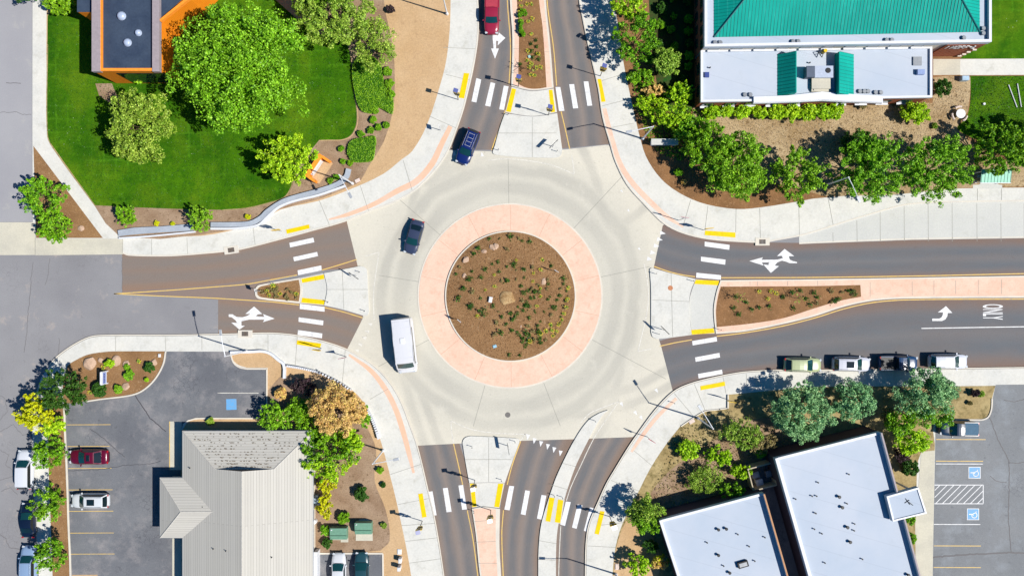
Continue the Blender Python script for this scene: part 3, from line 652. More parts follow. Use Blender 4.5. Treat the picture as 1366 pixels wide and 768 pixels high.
# white outlines
for pts, wd in (([(650.7,214),(675,212),(706.7,214.7),(738,221),(766.2,232.4)],1.1), ([(766.2,232.4),(764.5,219),(762.7,207)],1.1),
            ([(487,341.6),(505.7,336.4)],1.1), ([(505.7,336.4),(502.6,356.7),(498.4,390),(499,427)],1.1),
            ([(859,351),(863.7,376.4),(865,394.7),(862.8,418),(851,468.5)],1.1), ([(851,468.5),(869,465)],1.1),
            ([(602.5,575),(601.5,561)],1.1), ([(601.5,561),(626,571.4),(654.6,576.6),(704,579)],1.1), ([(602.5,575),(605,591)],1.1), ([(694,588),(701,577.5)],1.1),
            ([(826,535),(810,541),(797,546),(789,549.6),(782,555),(775,563)],1.1), ([(826,535),(811,556),(792,584.7),(774,622),(762,648),(755.5,667)],1.0), ([(748,701),(746.5,730),(745.3,768),(745.5,890)],1.0),
            ([(1229,437.8),(1366,435.6),(1516,434)],1.2), ([(744.5,-0.0),(744.5,-0.0)],0)):
    if wd: line('white_line', pts, wd, .0175, M['soft_white'] if pts[0][0] < 1200 else M['white_paint'], 5)
# yield triangles
def tri(cx, cy, ang, s=7.5):
    b = MB(); a = math.radians(ang); q = []
    for dx, dy in ((s*.55, 0), (-s*.45, s*.36), (-s*.45, -s*.36)):
        q.append((cx+dx*math.cos(a)-dy*math.sin(a), cy+dx*math.sin(a)+dy*math.cos(a)))
    sheet('yield_marking', q, .0178, M['white_paint'] if ang != 200 else M['soft_white'])
for x, y in ((704,582.5),(712.7,587.5),(721.5,591.4),(730.6,595.3),(739,599.5),(747.5,604)): tri(x, y, 100)
for x, y in ((884,311),(880,319.5),(875.6,328),(871,337),(866.8,345.5)): tri(x, y, 10)
for x, y in ((493.4,432),(489.5,441.7),(485.6,450.3),(480.4,459),(476,467)): tri(x, y, 200, 6.5)
for x, y in ((876,521),(855.6,557),(848,550.6),(829.5,539),(606,205),(643,206)): tri(x, y, 60 if x > 700 else 260, 6)
for x, y in ((829.5,255),(838.6,281),(853,332)): tri(x, y, 45, 4)

# arrows / text markings from polygons (local: x forward, y left), placed on the road
def marking(name, polys, cx, cy, ang, z=.0178, mat=None, sx=1, sy=1):
    a = math.radians(ang); b = MB()
    for i, pl in enumerate(polys):
        q = [P(cx+(x*sx)*math.cos(a)+(y*sy)*math.sin(a), cy-(x*sx)*math.sin(a)+(y*sy)*math.cos(a)) for x, y in pl]
        n = len(q); ar = sum(q[i][0]*q[(i+1)%n][1]-q[(i+1)%n][0]*q[i][1] for i in range(n))
        if ar < 0: q = q[::-1]
        b.add([(x, y, z+.001*i) for x, y in q], [tuple(range(n))])
    o = b.build(name, mat or M['white_paint']); tag(o, kind='structure'); return o
def px(pts, x0, y0, k=3.84): return [(x0+x/k, y0+y/k) for x, y in pts]
# west entry arrow (traced in ground plane)
def traced(name, polys, z=.0178):
    b = MB()
    for i, q in enumerate(polys):
        q = [P(*p) for p in q]; n = len(q); ar = sum(q[i][0]*q[(i+1)%n][1]-q[(i+1)%n][0]*q[i][1] for i in range(n))
        if ar < 0: q = q[::-1]
        b.add([(x, y, z+.001*i) for x, y in q], [tuple(range(n))])
    tag(b.build(name, M['white_paint']), kind='structure')
traced('lane_arrow', [px([(135,150),(155,150),(175,163),(205,165),(230,158),(245,148),(220,148),(265,110),(307,148),(283,150),(275,160),(318,163),(310,148),(370,172),(310,190),(318,177),(240,177),(215,182),(200,186),(200,208),(218,208),(190,228),(148,192),(178,194),(170,180),(150,165),(135,163)],270,380)])
traced('lane_arrow', [px([(972,612),(972,618),(935,618),(915,610),(895,605),(870,615),(858,630),(880,633),(838,668),(800,625),(826,628),(828,614),(792,614),(800,630),(728,607),(798,588),(790,601),(872,600),(900,592),(893,580),(870,582),(908,545),(958,582),(930,583),(935,600),(950,607)],810,190)])
traced('lane_arrow', [px([(450,180),(478,183),(482,168),(515,196),(476,234),(478,212),(468,210),(467,250),(482,250),(462,302),(442,250),(455,250),(450,200)],540,0)])
traced('lane_arrow', [px([(605,172),(640,172),(652,166),(658,155),(660,140),(634,140),(675,108),(708,143),(684,143),(682,160),(672,176),(655,184),(605,184)],1086,380)])
def text_mesh(body):
    cu = bpy.data.curves.new('txt', 'FONT'); cu.body = body; cu.size = 1; cu.align_x = 'CENTER'; cu.align_y = 'CENTER'; cu.offset = .012
    o = bpy.data.objects.new('txt', cu); col.objects.link(o); bpy.context.view_layer.update()
    dg = bpy.context.evaluated_depsgraph_get(); me = bpy.data.meshes.new_from_object(o.evaluated_get(dg)); bpy.data.objects.remove(o); 
    return me
def place_text(me, name, mat, loc, size, rot, parent=None):
    """scale mesh to bbox size (w,h), rotate"""
    vs = np.array([v.co[:] for v in me.vertices]); mn, mx = vs.min(0), vs.max(0)
    c = (mn+mx)/2
    for v in me.vertices: v.co = ((v.co.x-c[0])/(mx[0]-mn[0])*size[0], (v.co.y-c[1])/(mx[1]-mn[1])*size[1], 0)
    me.materials.clear(); me.materials.append(mat)
    o = bpy.data.objects.new(name, me); col.objects.link(o); o.location = loc; o.rotation_euler = rot
    if parent: o.parent = parent
    return o
o = place_text(text_mesh('ONLY'), 'road_lettering', M['white_paint'], (*P(1324.3, 416), .018), (2.05, 2.7), (0, 0, -math.pi/2)); tag(o, kind='structure')

# parking lines
for x0, x1, y in ((90,148.4,566),(91,147,594.8),(92,149.5,624),(92.5,151,652.6),(93,152,681),(94.5,152.5,710),(95,153.5,738)):
    line('parking_line', [(x0,y),(x1,y-.3)], .75, Z(2), M['yellow_line'])
line('parking_line', [(290.8,523.7),(345.5,523.8)], .9, Z(2), M['soft_white'])
sheet('accessible_marking', [(302.3,531.8),(315.9,531.5),(316.2,545.8),(302.5,546.3)], Z(2), M['blue_paint'])
for x0, x1, y, mt in ((1248,1313.9,585.4,'yellow_line'),(1247.5,1310.5,614.2,'yellow_line'),(1247.5,1310,617.9,'white_paint'),(1245,1306.8,698.3,'white_paint'),(1245,1307.5,726.9,'yellow_line'),(1244.5,1307.5,755.6,'yellow_line'),(1244,1307.5,784,'yellow_line')):
    line('parking_line', [(x0,y),(x1,y+.2)], .95, Z(3), M[mt])
hb = MB()
for a, b_ in (((1245.6,646),(1310.6,646)),((1310.6,646),(1310.6,670.9)),((1310.6,670.9),(1245.4,670.9))): add_ribbon(hb, [a, b_], 1.0, Z(3))
for i in range(-2, 8):
    xa = 1238+i*9.3; xb = xa+24; ya, yb = 670.5, 646.5
    if xa < 1246: ya = 670.5-(1246-xa); xa = 1246
    if xb > 1310: yb = 646.5+(xb-1310); xb = 1310
    if xb > xa+1: add_ribbon(hb, [(xa, ya), (xb, yb)], .9, Z(3)+.002)
tag(hb.build('hatched_marking', M['white_paint']), kind='structure')
for x, y in ((1299.1,629.6),(1297.1,684.9)):
    sheet('accessible_marking', [(x-8,y-7.7),(x+8,y-7.7),(x+8,y+7.7),(x-8,y+7.7)], Z(3), M['white_paint'])
    sheet('accessible_marking', [(x-7.2,y-6.9),(x+7.2,y-6.9),(x+7.2,y+6.9),(x-7.2,y+6.9)], Z(4), M['blue_paint'])
    wb = MB()
    arc = [(x+1.6+3.6*math.cos(math.radians(a)), y+1.2+3.6*math.sin(math.radians(a))) for a in range(-70, 200, 18)]
    add_ribbon(wb, arc, 1.0, Z(5)); add_ribbon(wb, [(x-5.5,y),(x-1.5,y),(x+.5,y+1.5)], 1.3, Z(5)+.001); add_ribbon(wb, [(x-2,y+.3),(x+3.5,y-2.2),(x+4.2,y-4)], 1.0, Z(5)+.002)
    q = wb.build('accessible_symbol', M['white_paint']); tag(q, kind='structure')

# joints in concrete: radial joints in the roundabout, cross joints in the sidewalks
jb = MB()
for a, r0, r1 in ((-91,123.5,183),(-139,123.5,205),(-47,123.5,235),(-12,123.5,190),(28,123.5,235),(69,123.5,185),(106,123.5,180),(152,123.5,200),(-171,123.5,178)):
    t = math.radians(a); add_ribbon(jb, [(681+r0*math.cos(t), 395+r0*math.sin(t)), (681+r1*math.cos(t), 395+r1*math.sin(t))], .6, .0135)
tag(jb.build('concrete_joints', M['joint_soft']), kind='structure')
jb = MB()
for i in range(14):
    t = math.radians(-91+i*360/14+R.uniform(-2, 2)); add_ribbon(jb, [(681+88*math.cos(t), 395+88*math.sin(t)), (681+121*math.cos(t), 395+121*math.sin(t))], .5, .0685)
tag(jb.build('apron_joints', plain('pink_joint', (222,176,152), .9, .1)), kind='structure')
jb = MB()
for a, b_ in (((164,319),(164,338)),((203,319),(203,341)),((250,317),(251,340)),((338,301),(341,328)),((426,267),(441,303)),((481,248),(492,282)),((538,214),(550,254)),((572,155),(610,172)),((592,64),(634,66)),((595,100),(628,108)),
  ((820,52),(782,60)),((826,101),(797,110)),((838,133),(803,142)),((845,165),(808,172)),((921,267),(911,302)),((944,275),(940,307)),((981.5,279),(981,310)),((1013,278),(1014,323)),((1065,270),(1066,316)),((1104,264),(1111,301)),
  ((1303,251),(1303,269)),((1335,251),(1335,269)),((358,470),(358,446)),((394,490),(397,449)),((457,510),(461,466)),((494,532),(518,518)),((521,632),(563,618)),((531,672),(572,664)),((536,700),(580,697)),((541,721),(585,716)),((546,750),(589,744)),
  ((940,546),(926,512)),((925,555),(899,524)),((968,524),(964,502)),((996,522),(995,498)),((869,620),(845,600)),((852,654),(815,640)),((831,696),(796,700)),((821,729),(784,727)),((818,768),(782,768)),
  ((1312,80),(1312,101)),((1343,79),(1343,101)),((221,449),(222,468)),((270,448),(270,467)),((155,449),(155,468))):
    add_ribbon(jb, [a, b_], .5, Z(3)-.002)
for x in (1111,1143,1174,1206,1238,1270,1303,1335,1366,1400): add_ribbon(jb, [(x, 310.0 if x < 1120 else (294 if x < 1160 else (283 if x<1190 else 271.5))), (x+.3, 322)], .6, .0125)
for a, b_ in (((1160,376),(1160,396)),((1216,375),(1216,394)),((1245,374),(1245,393)),((1274,374),(1274,392)),((1304,373),(1304,392)),((1335,373),(1335,392)),((1000,375.5),(1000,381)),((1010,375.5),(1010,381)),((1050,375),(1050,381)),((1090,374.5),(1090,380.5)),
  ((631,695),(661,692)),((634,722),(661,721)),((638,750),(663,750)),((683.5,20),(690,20)),((685,66),(692,66)),((683,98),(691,98)),((724.5,30),(727.8,30)),((727,70),(732,70)),
  ((665,178),(742,178)),((710,157),(710,210)),((457,360),(459,412)),((437,386),(491,386)),((895,365),(897,449)),((870,400),(919,402)),((620,612),(682,612)),((652,583),(652,642)),((750,617),(770,622)),((733,645),(757,652)),((719,720),(742,724)),((718,745),(741,746))):
    add_ribbon(jb, [a, b_], .5, ZI+.011)
tag(jb.build('pavement_joints', M['joint_soft']), kind='structure')

# cracks in the asphalt
def wig(pts, amp, seed, step=3):
    rr = random.Random(seed); out = []
    for i in range(len(pts)-1):
        a, b_ = np.array(pts[i], float), np.array(pts[i+1], float); n = max(1, int(np.linalg.norm(b_-a)/step))
        for j in range(n): out.append(tuple(a+(b_-a)*j/n+np.array([rr.uniform(-amp, amp), rr.uniform(-amp, amp)])))
    out.append(tuple(pts[-1])); return out
cb = MB()
for pts, wd, z in (([(1319,555),(1330,585),(1345,614),(1345.5,640),(1344,690),(1348,735)],1.1,Z(4)), ([(1345,616),(1356,617.5),(1372,614),(1420,616)],.9,Z(4)), ([(1320,634),(1328,641),(1342,643)],.8,Z(4)),
   ([(1244,742),(1290,738.5),(1345,736),(1366,737),(1516,738)],2.0,Z(4)), ([(1338,533),(1352,535),(1366,532),(1400,534)],1.0,Z(4)),
   ([(181,527),(190,541),(201,557),(214,568),(222,575)],1.3,Z(2)), ([(92,627),(140,625),(165,620),(200,618),(215,614)],.7,Z(2)), ([(121,571),(140,585),(156,600),(168,609)],.8,Z(2))):
    add_ribbon(cb, wig(pts, .5, int(pts[0][0])), wd, z)
tag(cb.build('sealed_cracks', M['crack']), kind='structure')
cb = MB()
for pts, wd in (([(41,380),(40,395),(38,410),(36,440),(32,470)],.7), ([(8,111),(28,111.5)],.9), ([(0,150),(22,150),(30,153),(42,153)],.6), ([(0,712),(8,718),(12,730),(26,732)],.8), ([(0,640),(14,636),(24,634)],.5), ([(0,575),(18,566),(30,580),(44,578)],.5),
   ([(44,350),(42,366),(41,380)],.6), ([(66,345),(64,368),(60,380)],.5), ([(79,450),(78,473)],.6), ([(-20,520),(6,530),(10,548),(0,560)],.5), ([(163,343),(163,390)],.5), ([(0,600),(12,606),(8,620),(18,628)],.5), ([(1,655),(14,650),(24,660)],.5)):
    add_ribbon(cb, wig(pts, .7, int(pts[0][1])), wd, .0165)
tag(cb.build('asphalt_cracks', M['tar_soft']), kind='structure')

# ================================================================== BUILDINGS
def bld(name, px_, py_, label, cat='building'):
    x, y = P(px_, py_); return empty(name, (x, y, 0), label, cat)
def Q(pts, h): return [P(x, y, h) for x, y in pts]
def wall_ring(mb, pts, z0, z1, t):
    """hollow parapet: pts world ccw/cw polygon, thickness t inwards"""
    n = len(pts); a = sum(pts[i][0]*pts[(i+1)%n][1]-pts[(i+1)%n][0]*pts[i][1] for i in range(n))
    if a < 0: pts = pts[::-1]
    inn = []
    for i in range(n):
        p0, p1, p2 = (Vector(pts[(i-1)%n]), Vector(pts[i]), Vector(pts[(i+1)%n]))
        d1 = (p1-p0).normalized(); d2 = (p2-p1).normalized(); n1 = Vector((-d1.y, d1.x)); n2 = Vector((-d2.y, d2.x))
        m = (n1+n2); m = m/ max(.3, m.length_squared/2) ; inn.append(tuple(p1+m*t))
    vs = [(*p, z) for z in (z0, z1) for p in pts] + [(*p, z) for z in (z0, z1) for p in inn]
    fs = []
    for i in range(n):
        j = (i+1) % n
        fs += [(i, j, n+j, n+i), (2*n+j, 2*n+i, 3*n+i, 3*n+j), (n+i, n+j, 3*n+j, 3*n+i)]
    mb.add(vs, fs); return inn
def vents(par, pts, h, name='vent_pipe', r=.09, hh=.35, mat=None, z=None):
    for x, y in pts:
        b = MB(); wx, wy = P(x, y, h); z0 = h if z is None else z
        b.tube((wx, wy, z0), (wx, wy, z0+hh), r, r, 8); b.tube((wx, wy, z0+hh), (wx, wy, z0+hh+.08), r*1.5, r*1.2, 8)
        b.build(name, mat or M['black'], par, shift=par.location)
def win(par, mb_args, mat=None):
    pass

# ---- orange office, north-west
ob = bld('office_building', 170, 60, 'orange sided office building with dark flat roof and grey parapet caps beside the lawn')
sh = ob.location
foot = [(123,-150),(123,94.5),(213,94.5),(213,26),(250,-4),(300,-60),(300,-150)]
m = MB(); m.prism(Q(foot, 6.3), 0, 5.85); m.build('wall', M['orange_wall'], ob, shift=sh)
m = MB(); m.prism(Q([(134,-150),(134,93.5),(203,93.5),(203,-150)], 6.3), 5.86, 5.95); m.build('roof', M['dark_roof'], ob, shift=sh)
m = MB(); m.prism(Q([(213.5,-150),(213.5,22.5),(246,-6),(292,-60),(292,-150)], 6.3), 5.86, 5.95); m.build('roof', M['dark_roof'], ob, shift=sh)
for a, b_ in (((122.2,-150),(133.5,95.5)), ((203,-150),(212.5,95.5))):
    m = MB(); m.prism(Q([a, (b_[0], a[1]), b_, (a[0], b_[1])], 6.5), 5.86, 6.5); m.build('parapet', M['grey_cap'], ob, shift=sh)
m = MB(); m.prism(Q([(133.8,91),(202.7,91),(202.7,94.6),(133.8,94.6)], 6.4), 5.86, 6.38)
m.prism(Q([(133.8,-150),(135.2,-150),(135.2,91),(133.8,91)], 6.4), 5.86, 6.38); m.build('parapet', M['orange_plain'], ob, shift=sh)
m = MB(); q = Q([(213,26),(250,-4),(300,-60),(302,-59),(252,-1),(214,29)], 6.4); m.prism(q, 5.86, 6.4); m.build('parapet', M['orange_plain'], ob, shift=sh)
m = MB(); m.prism(Q([(104,-150),(104,16.5),(121.8,16.5),(121.8,-150)], 5.6), 0, 5.5); m.build('wall', M['orange_wall'], ob, shift=sh)
m = MB(); m.prism(Q([(102.3,-150),(102.3,16),(121.8,16),(121.8,-150)], 5.7), 5.5, 5.62); m.build('roof', M['dark_roof'], ob, shift=sh)
m = MB(); x0, y0 = P(175, 94.5, 6.3)
m.box(x0+.7, y0-.04, 2.9, 6.2, .06, 4.6); m.build('window', M['glass_dark'], ob, shift=sh)
for xx, yy in ((241,60),(241,80)):
    wx, _ = P(213, yy, 6.3); _, wy = P(213, yy); m = MB(); m.box(wx+.03, wy, 1.4, .05, 1.2, 1.5); m.build('window', M['glass_dark'], ob, shift=sh)
for x, y, r in ((162,21.5,.55),(184.5,44,.42),(170,57,.5)):
    wx, wy = P(x, y, 6.1); m = MB(); n_ = 14; m.tube((wx, wy, 5.95), (wx, wy, 6.15), r*1.05, r, n_)
    vs = []; fs = []
    for i in range(4):
        a = i/4*math.pi/2
        for j in range(n_): t = 2*math.pi*j/n_; vs.append((wx+r*.95*math.cos(a)*math.cos(t), wy+r*.95*math.cos(a)*math.sin(t), 6.15+.34*math.sin(a)))
    for i in range(3):
        for j in range(n_): fs.append((i*n_+j, i*n_+(j+1) % n_, (i+1)*n_+(j+1) % n_, (i+1)*n_+j))
    fs.append(tuple(range(3*n_, 4*n_))); m.add(vs, fs); m.build('skylight', plain('milky_dome', (186,200,224), .3, .6), ob, smooth=True, shift=sh)

# ---- teal roofed building, north-east
tb = bld('brick_building', 1090, 80, 'brick building with teal hip roof and white lower roof above the wood chip bed'); sh = tb.location
hu, hl = 6.2, 4.0
def up(x, y, h=hu): return P(x, y, h)
foot = Q([(941,-150),(941,60.5),(1321,54.5),(1321,-150)], 6.2)
m = MB(); m.prism(foot, 0, 5.3); m.build('wall', M['beige_wall'], tb, shift=sh)
m = MB(); fw = Q([(940,-150),(940,62.3),(1323,56),(1323,-150)], 6.2); m.prism(fw, 5.3, 5.75); m.build('roof_deck', M['white_roof'], tb, shift=sh)
m = MB(); wall_ring(m, fw, 5.75, 6.2, .33); m.build('parapet', M['white_trim'], tb, shift=sh)
# brick east part of the south wall
bx0, by0 = P(1244, 58, 6.2); bx1, by1 = P(1321, 55, 6.2)
m = MB(); m.box((bx0+bx1)/2+1.2, by1-.12, 2.62, bx1-bx0-2.35, .1, 5.2, rz=math.radians(1.0)); m.build('brick_wall', M['brick'], tb, shift=sh)
# white wall letters (shapes as seen, foreshortened and unreadable)
m = MB(); lx = P(1267, 60, 4.9)[0]; ly = by1-.19
def stroke(x0, z0, x1, z1, w_=.14):
    d = Vector((x1-x0, z1-z0)); L = d.length; a = math.atan2(d.y, d.x); c, s_ = math.cos(a), math.sin(a); vs = []
    for yy in (-.05, .05):
        for u, v in ((0,-w_/2),(L,-w_/2),(L,w_/2),(0,w_/2)):
            vs.append((lx+x0+u*c-v*s_, ly+yy, 3.75+z0+u*s_+v*c))
    m.add(vs, [(0,1,2,3),(7,6,5,4),(0,4,5,1),(1,5,6,2),(2,6,7,3),(3,7,4,0)])
for i, g_ in enumerate(('I','N','O','F','F','-','L')):
    o_ = i*.56
    st = {'I':[(0,0,0,1)], 'N':[(0,0,0,1),(0,1,.35,0),(.35,0,.35,1)], 'O':[(0,0,0,1),(0,1,.38,1),(.38,1,.38,0),(.38,0,0,0)], 'F':[(0,0,0,1),(0,1,.38,1),(0,.5,.3,.5)], '-':[(0,.6,.45,.6)], 'L':[(0,0,0,1),(0,0,.38,0)]}[g_]
    for a_ in st: stroke(a_[0]+o_, a_[1], a_[2]+o_, a_[3], .17)
m.build('wall_lettering', M['sign_white'], tb, shift=sh)
for x, y, h in ((1298,66,3.0),(1290,72,2.0),(1284,75.5,1.0),(1278,78,.3)):
    wx, wy = P(x, y, h); m = MB(); m.box(wx, by1-.24, h+.3, .5, .18, .2); m.build('wall_lamp', M['beige_wall'], tb, shift=sh)
# teal hip roof with standing seams
eL, eR, yB = 952.5, 1307, 49.5
zE, zR = 5.8, 10.2
A = (*P(952.5,50,zE), zE); B_ = (*P(1307,43,zE), zE)
yA = A[1]
run = 12.0; 
ridgeY = yA+run
ax, bx = A[0], B_[0]
rl = (ax+9.6, ridgeY, zR); rr_ = (bx-9.6, ridgeY, zR)
m = MB(); vs = [A, B_, rr_, rl, (ax, ridgeY+run, zE), (bx, ridgeY+run, zE)]
m.add(vs, [(0,1,2,3),(0,3,4),(1,5,2),(4,3,2,5)]); rf = m.build('roof', M['teal_roof'], tb, shift=sh)
m = MB(); 
def onS(x, t):  # point on the south slope at world x, parameter t 0..1 up slope
    e = Vector(A)+(Vector(B_)-Vector(A))*((x-A[0])/(B_[0]-A[0])); y = e.y+(ridgeY-e.y)*t; return (x, y, zE+(zR-zE)*t+.03)
x = ax+.3
while x < bx-.2:
    t = min(1, (x-ax)/9.6, (bx-x)/9.6)
    m.tube(onS(x, 0), onS(x, t), .028, .028, 4, caps=False); x += .42
for (e0, r0, sgn) in ((A, rl, 1), (B_, rr_, -1)):
    k = 1
    while k < 28:
        y = e0[1]+k*.42; t = min(1, k*.42/12)
        x1 = e0[0]+sgn*9.6*t; m.tube((e0[0], y, zE+.03), (x1, y, zE+(zR-zE)*t+.03), .028, .028, 4, caps=False); k += 1
m.build('roof_seam', plain('teal_seam', (0,132,124), .5, .3), rf)
for o_ in tb.children: pass
rf.children[0].location = (-sh[0], -sh[1], 0)
dk = plain('dark_teal', (20,110,112), .5, .3)
for e_, f_ in ((A, rl), (B_, rr_)):
    m = MB(); m.tube((e_[0],e_[1],e_[2]+.04), (f_[0],f_[1],f_[2]+.04), .1, .1, 6); m.build('ridge_cap', dk, tb, shift=sh)
# lower block
lw = Q([(935,66.6),(935,136),(1005,135),(1005,138),(1060,136.2),(1097,134.2),(1130,136),(1178,137.5),(1178,131),(1244,130),(1244,61.8)], 4.05)
m = MB(); m.prism(Q([(936,70),(936,134.8),(1243,129),(1243,60)], 4.0), 0, 3.55); m.build('lower_wall', M['brick'], tb, shift=sh)
m = MB(); m.prism(lw, 3.5, 3.72); m.build('lower_roof', M['white_roof'], tb, shift=sh)
m = MB(); wall_ring(m, lw, 3.72, 4.0, .28); m.build('lower_parapet', M['white_trim'], tb, shift=sh)
m = MB(); m.prism(Q([(1005.5,129),(1050,127.5),(1097,122.5),(1140,126),(1177.5,128),(1177.5,136.5),(1130,135),(1097,133),(1060,135.2),(1005.5,137)], 4.25), 3.9, 4.25); m.build('front_canopy', M['white_trim'], tb, shift=sh)
# pairs of teal slopes round the plant well
for (x0, x1, hi, name) in ((1037,1061.5,1,'west'),(1120.5,1139,0,'east')):
    m = MB(); zl, zh = 3.75, 5.3 if hi else 5.1
    xa, xb = (P(x0, 100, zl)[0], P(x1, 100, zh)[0]) if hi else (P(x0, 100, zh)[0], P(x1, 100, zl)[0])
    yt, yb = P(0, 70.5, 4.6)[1], P(0, 126, 4.4)[1]
    za, zb = (zl, zh) if hi else (zh, zl)
    e = .12
    if hi: v = [(xa,yb,za),(xb,yb,zb),(xb,yt,zb),(xa,yt,za),(xb+e,yb,zb),(xb+e,yt,zb),(xb+e,yb,3.72),(xb+e,yt,3.72),(xa,yb,3.72),(xa,yt,3.72)]; f = [(0,1,2,3),(1,4,5,2),(4,6,7,5),(0,8,6,4,1),(3,2,5,7,9),(0,3,9,8)]
    else: v = [(xa,yb,za),(xb,yb,zb),(xb,yt,zb),(xa,yt,za),(xa-e,yb,za),(xa-e,yt,za),(xa-e,yb,3.72),(xa-e,yt,3.72),(xb,yb,3.72),(xb,yt,3.72)]; f = [(0,1,2,3),(4,0,3,5),(6,4,5,7),(0,4,6,8,1),(3,2,9,7,5),(1,8,9,2)]
    m.add(v, f); so_ = m.build('screen_roof', M['teal_roof'], tb, shift=sh)
    m = MB(); y = yb+.3
    while y < yt: m.tube((xa, y, za+.03), (xb, y, zb+.03), .03, .03, 4, caps=False); y += .45
    m.build('roof_seam', bpy.data.materials['teal_seam'], so_, shift=sh)
# roof equipment
wx, wy = P(1095, 96, 4.6)
m = MB(); m.box(*P(1081.5,96,4.8), 4.3, 1.05, 1.35, 1.1); m.build('cooling_unit', plain('slate_metal', (88,100,120), .5, .4), tb, shift=sh)
m = MB(); m.box(*P(1099,96,4.6), 4.2, 2.35, 1.5, .95); m.disc(*P(1105,94,4.7), 4.68, .38, 16); m.build('cooling_unit', plain('pale_metal', (196,206,224), .4, .4, .2), tb, shift=sh)
m = MB(); cx_, cy_ = P(1105, 94, 4.75); m.tube((cx_, cy_, 4.69), (cx_, cy_, 4.74), .34, .34, 14); m.build('fan_grille', M['black'], tb, shift=sh)
m = MB(); m.box(*P(1095,111,4.1), 3.95, 2.4, 1.5, .5); m.box(*P(1095,120,4.0), 3.85, 2.4, .5, .3); m.build('duct', M['concrete_old'], tb, shift=sh)
m = MB(); a_ = P(1081.5,104,4); b2 = P(1082,121,4); m.tube((*a_, 4.0), (*b2, 4.0), .05, .05, 6); m.tube((a_[0]+.3, a_[1], 4.0), (b2[0]+.3, b2[1], 4.0), .05, .05, 6); m.build('roof_pipe', M['black'], tb, shift=sh)
m = MB(); m.tube((*P(1101.5,67.5,4.6), 3.75), (*P(1101.5,67.5,4.6), 4.6), .22, .22, 12); m.build('yellow_cylinder', M['sign_yellow'], tb, shift=sh)
m = MB()
for a_, b2 in (((1091,70),(1096,77)),((1096,77),(1099,69)),((1099,69),(1091,70)),((1093,73),(1098,72))): m.tube((*P(*a_,4.2), 4.3), (*P(*b2,4.2), 4.3), .05, .05, 5)
m.build('service_rack', M['black'], tb, shift=sh)
m = MB(); m.box(*P(1224,81.5,3.9), 3.8, 1.1, 1.1, .2); m.build('roof_hatch', M['sign_back'], tb, shift=sh)
m = MB(); m.box(*P(1228,96.5,4.0), 3.95, .9, .65, .5); m.build('roof_box', plain('blue_grey', (150,170,215), .5, .3), tb, shift=sh)
m = MB(); m.box(*P(943,100,3.9), 3.85, .55, .65, .3); m.build('roof_box', plain('navy_box', (60,80,150), .5, .3), tb, shift=sh)
vents(tb, [(954,57),(961,57),(1058,55.5),(1065,55.5),(1183,53.5),(1190,53.5),(1286,50.5),(1312,38),(1312,44.5)], 6.0, 'roof_vent', .2, .25, M['sign_back'], 5.75)
vents(tb, [(993.5,126.5),(1001,126.5),(1153,122),(1158,122),(1168,123.5),(1175,123.5),(1147,122)], 3.9, 'roof_vent', .2, .22, M['sign_back'], 3.72)
vents(tb, [(947,90.5),(1080,84)], 3.9, 'vent_pipe', .07, .3, None, 3.72)
# windows: upper south wall sills, west wall, lower front
sy = P(0, 60.5, 6.2)[1]
for i, x in enumerate((954,985,1016,1047,1077,1107,1137,1167,1197,1228)):
    wx = P(x, 65, 5.2)[0]; yy = sy-.03-(x-941)*-.0016
    yy = P(0, 60.5-(x-941)*.0158, 6.2)[1]-.03
    m = MB(); m.box(wx, yy, 4.75, 1.35, .05, .9); w1 = m.build('window', M['teal_glass'], tb, shift=sh)
    m = MB(); m.box(wx, yy-.12, 4.24, 1.5, .3, .1); m.build('sill', M['white_trim'], w1, shift=sh)
wxw = P(941, 0, 6.2)[0]
for y in (-95,-75,-55,-35,-15,3,22,40,58):
    m = MB(); m.box(wxw-.03, P(0, y, 4.8)[1], 4.4, .05, 1.15, 1.2); m.build('window', M['teal_glass'], tb, shift=sh)
    m = MB(); m.box(wxw-.03, P(0, y, 2)[1], 1.7, .05, 1.15, 1.3); m.build('window', M['teal_glass'], tb, shift=sh)
for y in (92,122):
    m = MB(); m.box(P(936,0,4)[0]-.03, P(0,y,2.4)[1], 2.3, .05, 1.4, 1.4); m.build('window', M['teal_glass'], tb, shift=sh)
for x in (944,974,1002,1032,1062,1124,1152,1180,1208):
    wx = P(x, 0, 2)[0]; y0 = P(0, 134.8-(x-936)*.0189, 4)[1]
    m = MB(); m.box(wx, y0-.03, 1.9, 1.5, .05, 1.4); w1 = m.build('window', M['teal_glass'], tb, shift=sh)
    m = MB(); m.box(wx, y0-.14, 1.15, 1.6, .32, .1); m.build('sill', M['white_trim'], w1, shift=sh)
m = MB(); m.prism(Q([(926.2,-150),(941.5,-150),(941.5,60.3),(926.2,60.3)], .01)[:0] or [(P(941,0,6.2)[0]-.04, P(0,-150,6.2)[1]), (P(941,0,6.2)[0]-.002, P(0,-150,6.2)[1]), (P(941,0,6.2)[0]-.002, P(0,60.5,6.2)[1]), (P(941,0,6.2)[0]-.04, P(0,60.5,6.2)[1])], 0.1, 5.25)
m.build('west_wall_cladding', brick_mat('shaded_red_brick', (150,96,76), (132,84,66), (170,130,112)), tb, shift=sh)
for o_ in list(tb.children):
    if o_.name.startswith('window') and abs(o_.data.vertices[0].co.x + sh[0] - (wxw-.03)) < .2:
        for v in o_.data.vertices: v.co.x -= .04

